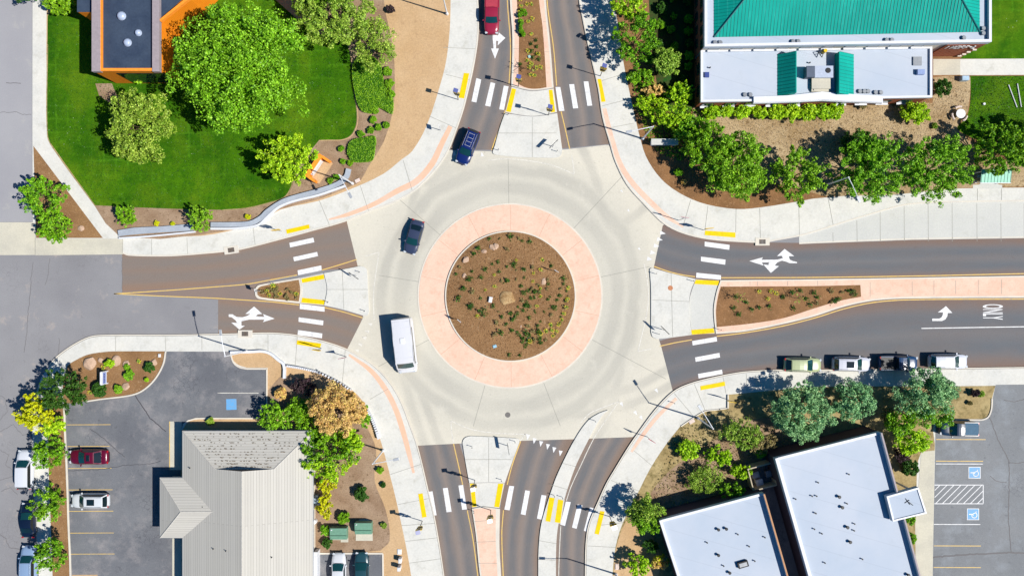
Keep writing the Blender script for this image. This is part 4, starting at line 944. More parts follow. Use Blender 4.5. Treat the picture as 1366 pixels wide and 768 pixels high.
# ---- grey tiled building, south-west
gb = bld('tiled_roof_building', 330, 690, 'single storey building with pale grey tiled hip roof and a small west wing'); sh = gb.location
ez, sl = 3.0, .35
m = MB(); m.prism(Q([(247,579),(413.5,579),(413.5,890),(247,890)], 3.0), 0, 2.95); m.prism(Q([(219,641.5),(260,641.5),(260,712.5),(219,712.5)], 3.0), 0, 2.9)
m.build('wall', M['beige_wall'], gb, shift=sh)
def W(x, y, z): return (*P(x, y, z), z)
# main hip: work in world units from eave rectangle
X0, Y1 = P(243.5, 574.5, ez); X1, Y0 = P(417.5, 574.5, ez)[0], P(417, 905, ez)[1]
zg = 4.6; d = (zg-ez)/sl; mid = (X0+X1)/2+.2; zr = ez+sl*(X1-mid); 
dl = mid-X0; sl_l = (zr-ez)/dl
m = MB(); 
roofs = {}
def face(vs, udir, vdir, name='roof', mat='shingle'):
    mm = MB(); mm.add(vs, [tuple(range(len(vs)))]); 
    n_ = (Vector(vs[1])-Vector(vs[0])).cross(Vector(vs[2])-Vector(vs[1]))
    if n_.z < 0: mm.f = [f[::-1] for f in mm.f]
    o_ = mm.build(name, M[mat], gb); me = o_.data; ul = me.uv_layers.new(name='UVMap'); u, v = Vector(udir), Vector(vdir)
    for lp in me.loops: co = me.vertices[lp.vertex_index].co; ul.data[lp.index].uv = (co.dot(u), co.dot(v)*1.05)
    for vv in me.vertices: vv.co -= Vector(sh)
    return o_
yg = Y1-d
xgl, xgr = X0+(zg-ez)/sl_l, X1-(zg-ez)/sl
# west slope is cut by the wing
face([(X0,Y0,ez),(X0,Y1,ez),(xgl,yg,zg),(mid,yg,zr),(mid,Y0,zr)], (0,1,0), (1,0,0))
face([(X1,Y1,ez),(X1,Y0,ez),(mid,Y0,zr),(mid,yg,zr),(xgr,yg,zg)], (0,1,0), (1,0,0))
face([(X0,Y1,ez),(X1,Y1,ez),(xgr,yg,zg),(xgl,yg,zg)], (1,0,0), (0,1,0))
mm = MB(); mm.add([(xgl,yg-.02,zg),(xgr,yg-.02,zg),(mid,yg-.02,zr)], [(0,2,1)]); mm.build('gable', M['black'], gb, shift=sh)  # north gable face coloured black to paint in its shading
# wing
wx0, wy1 = P(213.5, 636.8, ez); wx1, wy0 = P(215, 716.8, ez); wyc = (wy0+wy1)/2-.1; zp = ez+ (wy1-wyc)*sl*1.05; wxp = wx0+3.3; wxe = X0+(zp-ez)/sl_l+.1
e_ = .006
face([(wx0,wy0,ez+e_),(wx0,wy1,ez+e_),(wxp,wyc,zp+e_)], (0,1,0), (1,0,0))
face([(wx0,wy1,ez+e_),(X0-.02,wy1,ez+e_),(wxe,wyc,zp+e_),(wxp,wyc,zp+e_)], (1,0,0), (0,1,0))
face([(X0-.02,wy0,ez+e_),(wx0,wy0,ez+e_),(wxp,wyc,zp+e_),(wxe,wyc,zp+e_)], (1,0,0), (0,1,0))
mm = MB(); 
for a_, b2 in (((wx0,wy0,ez),(wx0,wy1,ez)),((wx0,wy1,ez),(X0,wy1,ez)),((wx0,wy0,ez),(X0,wy0,ez)),((X0,wy1,ez),(X0,Y1,ez)),((X0,Y1,ez),(X1,Y1,ez)),((X1,Y1,ez),(X1,Y0,ez)),((X0,wy0,ez),(X0,Y0,ez))):
    mm.tube((a_[0],a_[1],a_[2]-.06), (b2[0],b2[1],b2[2]-.06), .075, .075, 6)
mm.build('gutter', M['sign_back'], gb, shift=sh)
rt = plain('ridge_tile', (206,202,194), .9, .2)
for a_, b2 in (((X0,Y1,ez),(xgl,yg,zg)),((X1,Y1,ez),(xgr,yg,zg)),((mid,yg,zr),(mid,Y0,zr)),((wx0,wy0,ez),(wxp,wyc,zp)),((wx0,wy1,ez),(wxp,wyc,zp)),((wxp,wyc,zp),(wxe,wyc,zp)),((xgl,yg,zg),(xgr,yg,zg))):
    mm = MB(); mm.tube((a_[0],a_[1],a_[2]+.0), (b2[0],b2[1],b2[2]+.0), .07, .07, 6); mm.build('ridge_cap', rt, gb, shift=sh)
lt = []
for r_ in range(13):
    yy = Y1-.35-r_*.36; xa_ = X0+(Y1-yy)*1.0+.6; xb_ = X1-(Y1-yy)*1.0-.6
    for k_ in range(34):
        xx = R.uniform(xa_, xb_)
        if R.random() < .75: lt.append((xx, yy+R.uniform(-.04, .04), ez+(Y1-yy)*sl+.03))
m = MB()
for x_, y_, z_ in lt:
    s_ = R.uniform(.03, .085); m.quad((x_-s_*1.6, y_-s_*.6, z_+s_*.2), (x_+s_*1.4, y_-s_*.6, z_+s_*.2), (x_+s_*1.6, y_+s_*.6, z_), (x_-s_*1.2, y_+s_*.6, z_))
tag(m.build('leaf_litter', plain('dry_litter', (122,110,94), .9, .1), gb, shift=sh), kind='stuff')
def roof_z(x):  # on main roof
    return ez+sl_l*(x-X0) if x < mid else ez+sl*(X1-x)
for x, y in ((251,625),(249,691),(287,729.5),(306,730),(365,740),(271,675)):
    wx, wy = P(x, y, 4); z_ = roof_z(wx) if wx > X0 else ez+.8
    m = MB(); m.tube((wx, wy, z_-.05), (wx, wy, z_+.3), .06, .06, 7); m.build('vent_pipe', M['black'], gb, shift=sh)
for x, y in ((258,0),(300,0),(345,0),(390,0)):
    wx = P(x, 0, 2)[0]; wy = P(0, 579, 3)[1]; m = MB(); m.box(wx, wy+.03, 1.7, 1.5, .05, 1.3); m.build('window', M['glass_dark'], gb, shift=sh)
for y in (640,690,740): 
    wx = P(413.5, 0, 3)[0]; m = MB(); m.box(wx+.03, P(0,y,2)[1], 1.7, .05, 1.5, 1.3); m.build('window', M['glass_dark'], gb, shift=sh)

# ---- white flat roofed buildings, south-east
def flat_building(name, label, corners, h, px0, py0, vent_pts, par_h=.55, extra=None):
    o = bld(name, px0, py0, label); sh = o.location
    c = Q(corners, h)
    m = MB(); m.prism(c, 0, h-.55-par_h); m.build('wall', M['brown_wall'], o, shift=sh)
    m = MB(); m.prism(c, h-par_h-.55, h-par_h); m.build('roof', M['white_roof'], o, shift=sh)
    return o, sh, c
cA = [(880,695),(1019.6,658),(1089,900),(947,900)]
oa, sh, c = flat_building('flat_roof_building', 'smaller white flat roofed building south of the shrub bed, left of its twin', cA, 4.5, 980, 740, [], .6)
def edge_wall(par, sh, a, b_, z0, z1, t, mat, name='parapet', off=0.0):
    d = (Vector(b_)-Vector(a)).normalized(); n_ = Vector((-d.y, d.x))
    q = [Vector(a)+n_*off, Vector(b_)+n_*off, Vector(b_)+n_*(off+t), Vector(a)+n_*(off+t)]
    m = MB(); m.prism([tuple(v) for v in q], z0, z1); return m.build(name, mat, par, shift=sh)
# corners order here is clockwise seen in world (NW, NE, SE, SW)
edge_wall(oa, sh, c[1], c[0], 3.91, 4.1, .3, M['white_trim'])
edge_wall(oa, sh, c[0], c[3], 3.91, 4.2, .35, M['white_trim'])
edge_wall(oa, sh, c[2], c[1], 3.91, 4.62, .12, M['white_trim'])
edge_wall(oa, sh, c[2], c[1], 4.62, 4.68, .2, M['tan_wall'], 'coping', -.02)
vents(oa, [(958,705.5),(968.5,704.5),(958,739.5),(973,763)], 4.0, 'roof_drain_pipe', .14, .35, None, 3.9)
vents(oa, [(943,723),(984,712),(999,728),(1006.5,747.5),(965,754),(1020,716)], 4.0, 'vent_pipe', .07, .25, None, 3.9)
wx, wy = P(991, 752, 4.1); m = MB(); m.box(wx, wy, 4.1, 1.35, .75, .4, rz=math.radians(16)); k1 = m.build('roof_hatch', M['sign_black'], oa, shift=sh)
m = MB(); m.box(wx, wy, 4.31, 1.0, .48, .03, rz=math.radians(16)); m.build('hatch_cover', M['sign_back'], k1, shift=sh)

cB = [(1035,612),(1176,576.5),(1263,900),(1117,900)]
o2, sh, c = flat_building('flat_roof_building', 'larger white flat roofed building with an entrance canopy facing the parking lot', cB, 5.2, 1130, 680, [], .6)
edge_wall(o2, sh, c[1], c[0], 4.61, 4.8, .3, M['white_trim'])
edge_wall(o2, sh, c[0], c[3], 4.61, 4.95, .4, M['white_trim'])
edge_wall(o2, sh, c[2], c[1], 4.61, 5.3, .12, M['white_trim'])
edge_wall(o2, sh, c[2], c[1], 5.3, 5.36, .2, M['grey_cap'], 'coping', -.02)
vents(o2, [(1119,662),(1123,676),(1130,702.5),(1133.5,722),(1211,766)], 4.7, 'roof_drain_pipe', .15, .35, None, 4.6)
vents(o2, [(1091,643),(1061,665),(1088,684),(1086,705),(1132,632),(1129.5,671),(1139.5,698),(1139,707),(1096,711),(1089,661),(1087,683.5),(1100,750),(1150,745),(1083,661)], 4.7, 'vent_pipe', .07, .25, None, 4.6)
m = MB(); a_ = P(1181.5,661,5.3), P(1224,649,5.3), P(1235,683.5,5.3), P(1190,694.5,5.3)
m.prism(list(a_), 4.75, 5.44); k1 = m.build('entrance_canopy', M['white_roof'], o2, shift=sh)
m = MB(); wall_ring(m, list(a_), 5.44, 5.56, .2); m.build('canopy_rim', M['white_trim'], k1, shift=sh)
m = MB(); ct = P(1207.5, 672, 5.3); 

for xx, yy in ((1219,655),(1228,681)):
    m = MB(); m.tube((*P(xx,yy,5.3), 0.15), (*P(xx,yy,5.3), 4.75), .13, .13, 8); m.build('canopy_post', M['white_metal'], k1, shift=sh)
m = MB()
for a2, b2 in (((1206,670),(1212,666)),((1207,664),(1213,672)),((1212,669),(1217,673))): m.tube((*P(*a2,5.3), 5.47), (*P(*b2,5.3), 5.51), .04, .04, 5)
m.build('roof_wire', M['black'], k1, shift=sh)
m = MB(); 
for x, y in ((1141,587),(1147,585.5)): m.tube((*P(x,y,4.7), 4.65), (*P(x+4,y-1,4.7), 4.68), .05, .05, 5)
m.build('roof_pipe', M['black'], o2, shift=sh)
sheet('alley_shade_floor', [(1003,648),(1019,598),(1105,890),(1066,890)], Z(3), M['asphalt_lot'])  # dark floor sheets paint in the shade between the white roofed buildings
sheet('alley_shade_floor', [(1000,622),(1036,612),(1042,650),(1006,660)], Z(4), M['asphalt_lot'])
# enclosure beside them
en = bld('equipment_enclosure', 1015, 637, 'tan walled equipment enclosure between the two white roofed buildings', 'enclosure'); sh = en.location
q = Q([(997,625),(1030,616.5),(1038,647),(1005,655)], 2.2)
m = MB(); wall_ring(m, q, .15, 2.2, .14); m.build('enclosure_wall', plain('cream_wall', (206,192,166), .9, .1), en, shift=sh)
for x, y, n_ in ((1013,643,'pale'),(1026,631,'dark'),(1008,633,'tan')):
    wx, wy = P(x, y, .8); t_ = tag(None or MB().box(wx, wy, .55, .95, .85, .8, rz=math.radians(15)).tube((wx, wy, .95), (wx, wy, 1.02), .33, .33, 12).build('air_conditioner', M['sign_back'] if n_ != 'pale' else M['white_metal'], bevel=.03), n_+' square air conditioner inside the tan enclosure', 'air conditioner')

# ================================================================== VEHICLES
def interp(tab, x):
    xs = [t[0] for t in tab]; return float(np.interp(x, xs, [t[1] for t in tab]))
def car(px_, py_, heading, L, Wd, style, c, label, name='parked_car', group=None, z=0.0, roofc=None, cat='car', sunroof=False, rails=False, cover=None):
    """heading: degrees, 0 = facing picture right, 90 = facing picture top"""
    x, y = P(px_, py_, .8)
    root = empty(name, (x, y, z), label, cat, group, math.radians(heading))
    paint_ = car_paint(c); W2 = Wd/2
    ST = {
     'sedan': dict(top=[(-1,.62),(-.96,.86),(-.88,.98),(-.55,1.0),(.35,.98),(.75,.86),(.93,.74),(1,.55)], cab=(-.70,.44), rf=(-.34,.06), h=1.45),
     'suv':   dict(top=[(-1,.75),(-.97,1.0),(-.9,1.08),(.35,1.06),(.75,.99),(.93,.86),(1,.6)], cab=(-.955,.46), rf=(-.80,.14), h=1.72),
     'hatch': dict(top=[(-1,.7),(-.96,.95),(-.88,1.02),(.35,1.0),(.75,.9),(.93,.76),(1,.55)], cab=(-.93,.46), rf=(-.66,.12), h=1.55),
     'pickup':dict(top=[(-1,.95),(-.97,1.12),(.40,1.12),(.8,1.08),(.95,.95),(1,.7)], cab=(-.20,.50), rf=(-.12,.28), h=1.82),
     'van':   dict(top=[(-1,.8),(-.98,1.3),(.62,1.25),(.86,1.12),(.96,.98),(1,.6)], cab=(-.985,.84), rf=(-.965,.58), h=2.55),
    }[style]
    ts = [-1,-.985,-.95,-.9,-.8,-.65,-.5,-.3,-.1,.1,.3,.45,.6,.75,.85,.91,.955,.985,1]
    vs = []; nr = 15
    for t in ts:
        xx = t*L/2; sq = 1-.30*abs(t)**10 - (.10*max(0, t)**3) - .03*abs(t)**2
        if style == 'van': sq = 1-.12*abs(t)**14-.05*max(0, t)**6
        w_ = W2*sq; zt = interp(ST['top'], t); zb = .28+.10*abs(t)**8
        prof = [(.80,zb),(.95,zb+.06),(1.0,zb+.22),(1.0,.62 if zt > .7 else zt*.8),(.965,zt-.10),(.90,zt-.02),(.5,zt+.025)]
        ring = [(w_*a, min(z_, zt+.03)) for a, z_ in prof]
        full = ring + [(0, zt+.035)] + [(-a, z_) for a, z_ in reversed(ring)]
        vs += [(xx, a, z_) for a, z_ in full]
    fs = []
    for i in range(len(ts)-1):
        for j in range(nr-1): a = i*nr+j; fs.append((a, a+1, a+nr+1, a+nr))
        fs.append((i*nr+nr-1, i*nr, (i+1)*nr, (i+1)*nr+nr-1))
    fs += [tuple(range(nr)), tuple(range((len(ts)-1)*nr, len(ts)*nr))[::-1]]
    b = MB(); b.add(vs, [f[::-1] for f in fs]); body = b.build('body', paint_, root, smooth=True)
    bm = bmesh.new(); bm.from_mesh(body.data); bmesh.ops.recalc_face_normals(bm, faces=bm.faces); bm.to_mesh(body.data); bm.free()
    # cabin
    c0, c1 = ST['cab'][0]*L/2, ST['cab'][1]*L/2; r0, r1 = ST['rf'][0]*L/2, ST['rf'][1]*L/2; hz = ST['h']
    zb = interp(ST['top'], 0)-.04; wb = W2*.93; wt = W2*(.74 if style not in ('van','pickup') else (.90 if style == 'van' else .80))
    def cabin_pt(u, v):   # u 0..1 along roof profile rear-base -> rear-roof -> front-roof -> front-base ; v -1..1 across
        if u < 1: xx = c0+(r0-c0)*u; z_ = zb+(hz-.05-zb)*u; hw = wb+(wt-wb)*u
        elif u < 2: xx = r0+(r1-r0)*(u-1); z_ = hz-.05+.05*math.sin((u-1)*math.pi); hw = wt
        else: xx = r1+(c1-r1)*(u-2); z_ = hz-.05+(zb-hz+.05)*(u-2); hw = wt+(wb-wt)*(u-2)
        if u > 2: xx += .16*(1-v*v)*(u-1.6)/1.4
        elif u < 1: xx -= .10*(1-v*v)*(1.3-u)/1.3
        return (xx, hw*v, z_+.05*(1-v*v)*(1 if 0 < u < 3 else 0))
    us = [0,.33,.66,1,1.2,1.5,1.8,2,2.33,2.66,3]; vvs = [-1,-.85,-.4,0,.4,.85,1]
    b = MB(); vs = [cabin_pt(u, v) for u in us for v in vvs]; nv = len(vvs); fs = []
    for i in range(len(us)-1):
        for j in range(nv-1): a = i*nv+j; fs.append((a, a+1, a+nv+1, a+nv))
    b.add(vs, fs); k = len(b.v)
    # sides
    for sgn, jj in ((1, nv-1), (-1, 0)):
        idx = [i*nv+jj for i in range(len(us))]; b.f.append(tuple(idx) if sgn > 0 else tuple(idx[::-1]))
    cab = b.build('cabin', car_paint(roofc) if roofc else paint_, root)
    bm = bmesh.new(); bm.from_mesh(cab.data); bmesh.ops.recalc_face_normals(bm, faces=bm.faces); bm.to_mesh(cab.data); bm.free()
    def pane(nm, f, n_u=4, n_v=4, mat='glass_dark'):
        q = MB(); g_ = [f(i/n_u, j/n_v) for i in range(n_u+1) for j in range(n_v+1)]
        q.add(g_, [(i*(n_v+1)+j, i*(n_v+1)+j+1, (i+1)*(n_v+1)+j+1, (i+1)*(n_v+1)+j) for i in range(n_u) for j in range(n_v)])
        o_ = q.build(nm, M[mat], root, smooth=True); return o_
    def lift(p, d): return (p[0]+d[0], p[1]+d[1], p[2]+d[2])
    if style != 'van':
        pane('windshield', lambda i, j: lift(cabin_pt(2.06+i*.86, -.86+1.72*j), (.012,0,.015)), mat='teal_glass')
        pane('rear_window', lambda i, j: lift(cabin_pt(.12+i*.78, -.82+1.64*j), (-.012,0,.015)))
        for sgn in (1, -1):
            def sp(i, j, s_=sgn):
                lo = cabin_pt(.16, s_); hi = cabin_pt(.86, s_); lo2 = cabin_pt(2.84, s_); hi2 = cabin_pt(2.14, s_)
                A_ = Vector(lo)*(1-j)+Vector(hi)*j; B2 = Vector(lo2)*(1-j)+Vector(hi2)*j; p = A_*(1-i)+B2*i
                return (p.x, p.y+.012*s_, p.z+.006)
            pane('side_window', sp, 6, 1)
    else:
        pane('windshield', lambda i, j: lift(cabin_pt(2.12+i*.62, -.84+1.68*j), (.02,0,.015)), mat='teal_glass')
        for sgn in (1, -1):
            x0_, x1_ = L/2*.40, L/2*.66
            def sp(i, j, s_=sgn):
                xx = x0_+(x1_-x0_)*i; z_ = 1.45+.75*j; f_ = (z_-zb)/(hz-zb); return (xx, (wb+(wt-wb)*f_)*s_+.015*s_, z_)
            pane('side_window', sp, 3, 2)
    if style == 'van':
        for k_ in range(7):
            q = MB(); xx = r0+(r1-r0)*(.06+.14*k_); q.box(xx, 0, hz+.012, .05, wt*1.7, .03); q.build('roof_rib', paint_, root)
        for sgn in (1, -1):
            q = MB(); q.box((r0+r1)/2, sgn*wt*.97, hz-.03, (r1-r0)*.98, .05, .05); q.build('drip_rail', M['sign_back'], root)
        q = MB(); q.box(r0+(r1-r0)*.5, 0, hz+.07, .7, .6, .12); q.build('roof_vent', M['white_metal'], root, bevel=.03)
        for sgn in (1, -1):
            q = MB(); q.box(-L*.05, sgn*(wb+wt)/2+sgn*.01, 1.75, L*.55, .03, .6); q.build('side_window', M['glass_dark'], root)
    # wheels
    wr = .34 if style in ('sedan','hatch') else .38
    for fx in (.60, -.60):
        for sgn in (1, -1):
            q = MB(); q.tube((fx*L/2, sgn*(W2*.95-.20), wr), (fx*L/2, sgn*(W2*.95), wr), wr, wr, 16); wh = q.build('wheel', M['tire'], root)
            q = MB(); q.tube((fx*L/2, sgn*(W2*.95-.02), wr), (fx*L/2, sgn*(W2*.95+.008), wr), wr*.6, wr*.55, 12); q.build('rim', M['chrome'], wh)
    zf = interp(ST['top'], .93); zr2 = interp(ST['top'], -.95)
    for sgn in (1, -1):
        q = MB(); q.box(L/2*.945, sgn*W2*.66, zf-.07, .26, .34, .13, rz=-sgn*.35); q.build('headlight', M['lamp_clear'], root, bevel=.03)
        q = MB(); q.box(-L/2*.962, sgn*W2*.74, zr2-.05, .16, .30, .16, rz=sgn*.25); q.build('taillight', M['lamp_red'], root, bevel=.03)
        q = MB(); mx = c1-.22*(L/4.6) if style != 'van' else L/2*.66
        q.box(mx, sgn*(W2*.93+.13), zb+.08 if style != 'van' else 1.5, .16, .24, .15, rz=sgn*-.15); q.build('wing_mirror', paint_, root, bevel=.03)
    if style in ('suv','hatch') and rails:
        for sgn in (1, -1):
            q = MB(); q.tube((r0+.1, sgn*wt*.88, hz+.03), (r1-.1, sgn*wt*.88, hz+.03), .025, .025, 6); q.build('roof_rail', M['chrome'], root)
    if rails == 2:
        for f_ in (.12,.38,.62,.86):
            q = MB(); xx = r0+(r1-r0)*f_; q.tube((xx, -wt*.5, hz+.07), (xx, wt*.5, hz+.07), .018, .018, 6); q.build('crossbar', M['white_metal'], root)
        for sgn in (1, -1):
            q = MB(); q.tube((r0+.2, sgn*wt*.5, hz+.07), (r1-.3, sgn*wt*.5, hz+.07), .018, .018, 6); q.build('crossbar', M['chrome'], root)
    if sunroof:
        q = MB(); q.box(r0+(r1-r0)*.62, 0, hz+.055, (r1-r0)*.42, wt*1.1, .02); q.build('sunroof', M['glass_dark'], root)
    if style == 'pickup':
        q = MB(); x0_, x1_ = -L/2*.95, c0-.05; q.box((x0_+x1_)/2, 0, 1.14, x1_-x0_, Wd*.78, .05)
        q.build('bed_cover', plain('bed_cover_vinyl', cover, .8, .1, k=1.6) if cover else M['black'], root)
        for sgn in (1, -1):
            q = MB(); q.box((x0_+x1_)/2, sgn*Wd*.43, 1.16, x1_-x0_, .09, .07); q.build('bed_rail', paint_, root)
    if style == 'sedan' or style == 'hatch':
        pass
    q = MB(); hx = c1+.10; hz2 = interp(ST['top'], hx/(L/2))+.028; q.box(hx, 0, hz2, .035, W2*1.5, .02); q.build('wiper_cowl', M['black'], root)
    q = MB(); q.box(L/2*.985, 0, .42, .06, Wd*.34, .12); q.build('grille', M['black'], root)
    return root

Zl = .15
car(656, 17, -91, 5.7, 2.05, 'pickup', (170,40,70), 'crimson pickup truck waiting above the north crosswalk', 'pickup_truck', cat='pickup truck', cover=(198,74,92))
car(624, 196, -112, 4.8, 2.0, 'suv', (22,44,112), 'dark blue suv with roof rack entering the roundabout from the north', 'suv', rails=2)
car(552, 316, -106, 4.6, 1.9, 'sedan', (64,74,102), 'slate grey sedan driving round the roundabout behind the white van')
vn = car(540, 460.5, -84, 7.3, 2.75, 'van', (244,244,248), 'tall white passenger van driving round the central island', 'van', cat='van')
car(1071, 486.5, -1, 4.95, 1.95, 'hatch', (196,208,160), 'pale green wagon parked at the kerb, leftmost of the row of four', group='cars parked along the kerb by the trees', rails=1)
car(1136, 485.5, -1, 5.0, 2.0, 'suv', (226,228,240), 'white suv with sunroof parked between the pale green wagon and the dark blue pickup', 'suv', group='cars parked along the kerb by the trees', sunroof=True, rails=1)
car(1198, 484, 0, 5.1, 2.0, 'pickup', (34,72,116), 'dark blue pickup parked at the kerb half under tree shade', 'pickup_truck', 'cars parked along the kerb by the trees', cat='pickup truck')
car(1265, 482, 0, 5.1, 2.0, 'suv', (232,236,248), 'white suv parked at the kerb, rightmost of the row of four', 'suv', group='cars parked along the kerb by the trees', rails=1)
car(1278, 571, 179, 5.1, 2.0, 'pickup', (32,58,84), 'dark blue pickup in the top stall of the right hand parking lot', 'pickup_truck', z=Zl, cat='pickup truck', cover=(96,128,152))
car(119, 609, 180, 5.2, 2.0, 'sedan', (108,12,48), 'dark red sedan nosed into a parking stall', group='cars in the left parking lot', z=Zl, sunroof=True)
car(121, 667, 180, 5.0, 1.95, 'suv', (234,238,242), 'white crossover parked in a stall below the dark red sedan', 'suv', group='cars in the left parking lot', z=Zl, sunroof=True, rails=1)
car(33, 626, 90, 5.2, 2.1, 'suv', (238,242,250), 'white suv parked on the left street, topmost of the three', 'suv', group='cars parked along the left street', z=0)
car(37, 693.5, 91, 4.6, 1.85, 'sedan', (20,34,60), 'navy sedan parked on the left street between two suvs', group='cars parked along the left street')
car(38, 752, 90, 4.9, 2.0, 'suv', (150,178,214), 'pale blue suv parked on the left street at the bottom edge', 'suv', group='cars parked along the left street', rails=1)
car(452, 761, 90, 4.8, 1.95, 'sedan', (238,240,244), 'white sedan in the small parking bay beside the transformers', group='cars in the small parking bay', z=Zl+.02)
car(482.5, 760, 90, 4.8, 1.9, 'sedan', (42,82,92), 'dark teal sedan in the small parking bay beside the transformers', group='cars in the small parking bay', z=Zl+.02)

# ================================================================== STREET FURNITURE
def lamp(px_, py_, avec, label, h=8.2, z=ZB):
    x, y = P(px_, py_); r = empty('street_lamp', (x, y, z), label, 'street lamp', 'street lamps on arms round the junction')
    b = MB(); b.tube((0,0,0), (0,0,.5), .22, .16, 10); b.tube((0,0,.5), (0,0,h), .11, .07, 10); b.build('pole', M['white_metal'], r)
    k = S*(H-h)/H; ax, ay = avec[0]*k, -avec[1]*k
    b = MB(); b.tube((0,0,h-.12), (ax*.5, ay*.5, h+.06), .055, .05, 8); b.tube((ax*.5, ay*.5, h+.06), (ax, ay, h+.1), .05, .04, 8); b.build('arm', M['white_metal'], r)
    b = MB(); b.box(ax*1.06, ay*1.06, h+.08, .75, .34, .12, rz=math.atan2(ay, ax)); hd = b.build('lamp_head', M['metal_grey'], r, bevel=.03)
    b = MB(); b.box(ax*1.06, ay*1.06, h+.005, .5, .24, .03, rz=math.atan2(ay, ax)); b.build('lens', M['lamp_clear'], hd)
    return r
lamp(930.5, 557, (-17,-27), 'white street lamp on the southeast corner sidewalk by the dry grass bed')
lamp(857, 185.5, (-31,7), 'white street lamp beside the long white wall on the northeast corner')
lamp(330, 468, (-5,-30), 'white street lamp where the left driveway sidewalk meets the garden corner')
lamp(596.5, 19.5, (28,-7), 'white street lamp at the sidewalk edge beside the tan dirt')
lamp(511.5, 600, (30,-6), 'white street lamp beside the garden of the tiled roof building')
lamp(821.5, 764.6, (-34,-1), 'white street lamp by the curved sidewalk at the bottom edge')
lamp(470.5, 245, (14,26), 'white street lamp behind the northwest sidewalk near the orange sign')
lamp(1097, 248, (12,28), 'white street lamp standing between the street trees on the upper right')

def beacon(px_, py_, ang, label, h=4.9, z=ZB, name='crossing_beacon'):
    x, y = P(px_, py_); r = empty(name, (x, y, z), label, 'crossing sign', 'solar crossing beacons', math.radians(ang))
    b = MB(); b.tube((0,0,0), (0,0,h), .05, .045, 8); b.build('pole', M['black'], r)
    b = MB(); b.tube((-.03,0,h-1.15), (.03,0,h-1.15), .62, .62, 4); b.build('sign_plate', M['sign_yellow'], r)
    b = MB(); b.tube((.031,0,h-1.15), (.034,0,h-1.15), .2, .2, 8); b.build('walker_symbol', M['sign_black'], r)
    b = MB(); b.box(0,0,h-2.0,.10,.75,.22); b.build('light_bar', M['sign_black'], r)
    b = MB(); b.box(0,0,h-2.45,.06,.6,.35); b.build('arrow_plaque', M['sign_yellow'], r)
    b = MB(); b.box(0,0,h+.12,.5,.62,.05, 0, .3); b.build('solar_panel', M['solar'], r)
    return r
beacon(611.5,133.5, 75, 'solar crossing beacon on the left side of the north crosswalk')
beacon(691.5,116, 80, 'solar crossing beacon at the bottom of the planted north median')
beacon(731.5,154, 80, 'solar crossing beacon on the white north island')
beacon(800.5,102, 75, 'solar crossing beacon on the right side of the north crosswalk')
beacon(633.5,639.5, 100, 'solar crossing beacon on the white south island')
beacon(654.8,679.5, 100, 'solar crossing beacon at the top of the pink south median')
beacon(563.5,694, 100, 'solar crossing beacon on the left side of the south crosswalk')
beacon(813,688, 100, 'solar crossing beacon on the far right of the south crosswalk')
def sign(px_, py_, ang, label, kind, h=2.9, z=ZB):
    x, y = P(px_, py_); r = empty({'diamond':'warning_sign','yield':'yield_sign','square':'keep_right_sign','bar':'direction_sign'}[kind], (x, y, z), label, 'road sign', None, math.radians(ang))
    b = MB(); b.tube((0,0,0), (0,0,h-.3), .045, .045, 8); b.build('post', M['metal_grey'], r)
    if kind == 'diamond':
        b = MB(); b.tube((-.03,0,h-.35), (.03,0,h-.35), .72, .72, 4); b.build('sign_plate', M['sign_yellow'], r)
        b = MB(); b.box(0,0,h-1.1,.06,.7,.34); b.build('plaque', M['sign_yellow'], r)
    elif kind == 'yield':
        b = MB(); b.add([(0,.6,h),(0,-.6,h),(0,0,h-1.0),(.04,.6,h),(.04,-.6,h),(.04,0,h-1.0)], [(0,1,2),(5,4,3),(0,3,4,1),(1,4,5,2),(2,5,3,0)]); b.build('sign_plate', M['sign_white'], r)
        b = MB(); 
        for (a0,a1) in (((.6,h),(-.6,h)),((-.6,h),(0,h-1.0)),((0,h-1.0),(.6,h))): b.tube((.05,a0[0]*.88,a0[1]-.06 if a0[1] == h else a0[1]+.12),(.05,a1[0]*.88,a1[1]-.06 if a1[1] == h else a1[1]+.12),.05,.05,4)
        b.build('red_border', M['lamp_red'], r)
    elif kind == 'square':
        b = MB(); b.box(0,0,h-.4,.05,.62,.76); b.build('sign_plate', M['sign_white'], r)
        b = MB(); b.box(.03,0,h-.4,.012,.12,.5); b.build('arrow', M['sign_black'], r)
    else:
        b = MB(); b.box(0,0,h-.35,.05,1.5,.55); b.build('sign_plate', M['sign_black'], r)
        b = MB(); b.box(.03,0,h-.35,.012,1.0,.2); b.build('arrow', M['sign_white'], r)
    return r
sign(377,309, 100, 'yellow diamond warning sign beside the northwest yellow paving', 'diamond', 3.3)
sign(429.5,464.5, 80, 'yellow diamond warning sign beside the southwest yellow paving', 'diamond', 3.2)
sign(938,307, 95, 'yellow diamond warning sign beside the northeast yellow paving', 'diamond', 3.4)
sign(969.2,532, 80, 'yellow diamond warning sign at the corner of the shaded bed', 'diamond', 2.6)
sign(905,294, 80, 'triangular yield sign on the northeast sidewalk curve', 'yield', 3.8)
sign(462.7,475.6, 100, 'triangular yield sign on the southwest sidewalk curve', 'yield', 2.9)
sign(863.4,582, 60, 'triangular yield sign on the southeast sidewalk curve', 'yield', 3.3)
sign(348,388, 20, 'small square sign at the pointed tip of the west island', 'square', 2.4, ZI)
sign(741,362, 60, 'small square sign on the right of the central island mulch', 'square', 2.2, .5)
sign(614,427, 50, 'small square sign on the lower left of the central island mulch', 'square', 2.2, .3)
sign(475.8,368, 55, 'black arrow sign on the white west island', 'bar', 2.3, ZI)
sign(882.8,439, 45, 'black arrow sign on the lower white east island', 'bar', 2.5, ZI)
sign(737.5,196, -45, 'black arrow sign on the white north island', 'bar', 2.3, ZI)
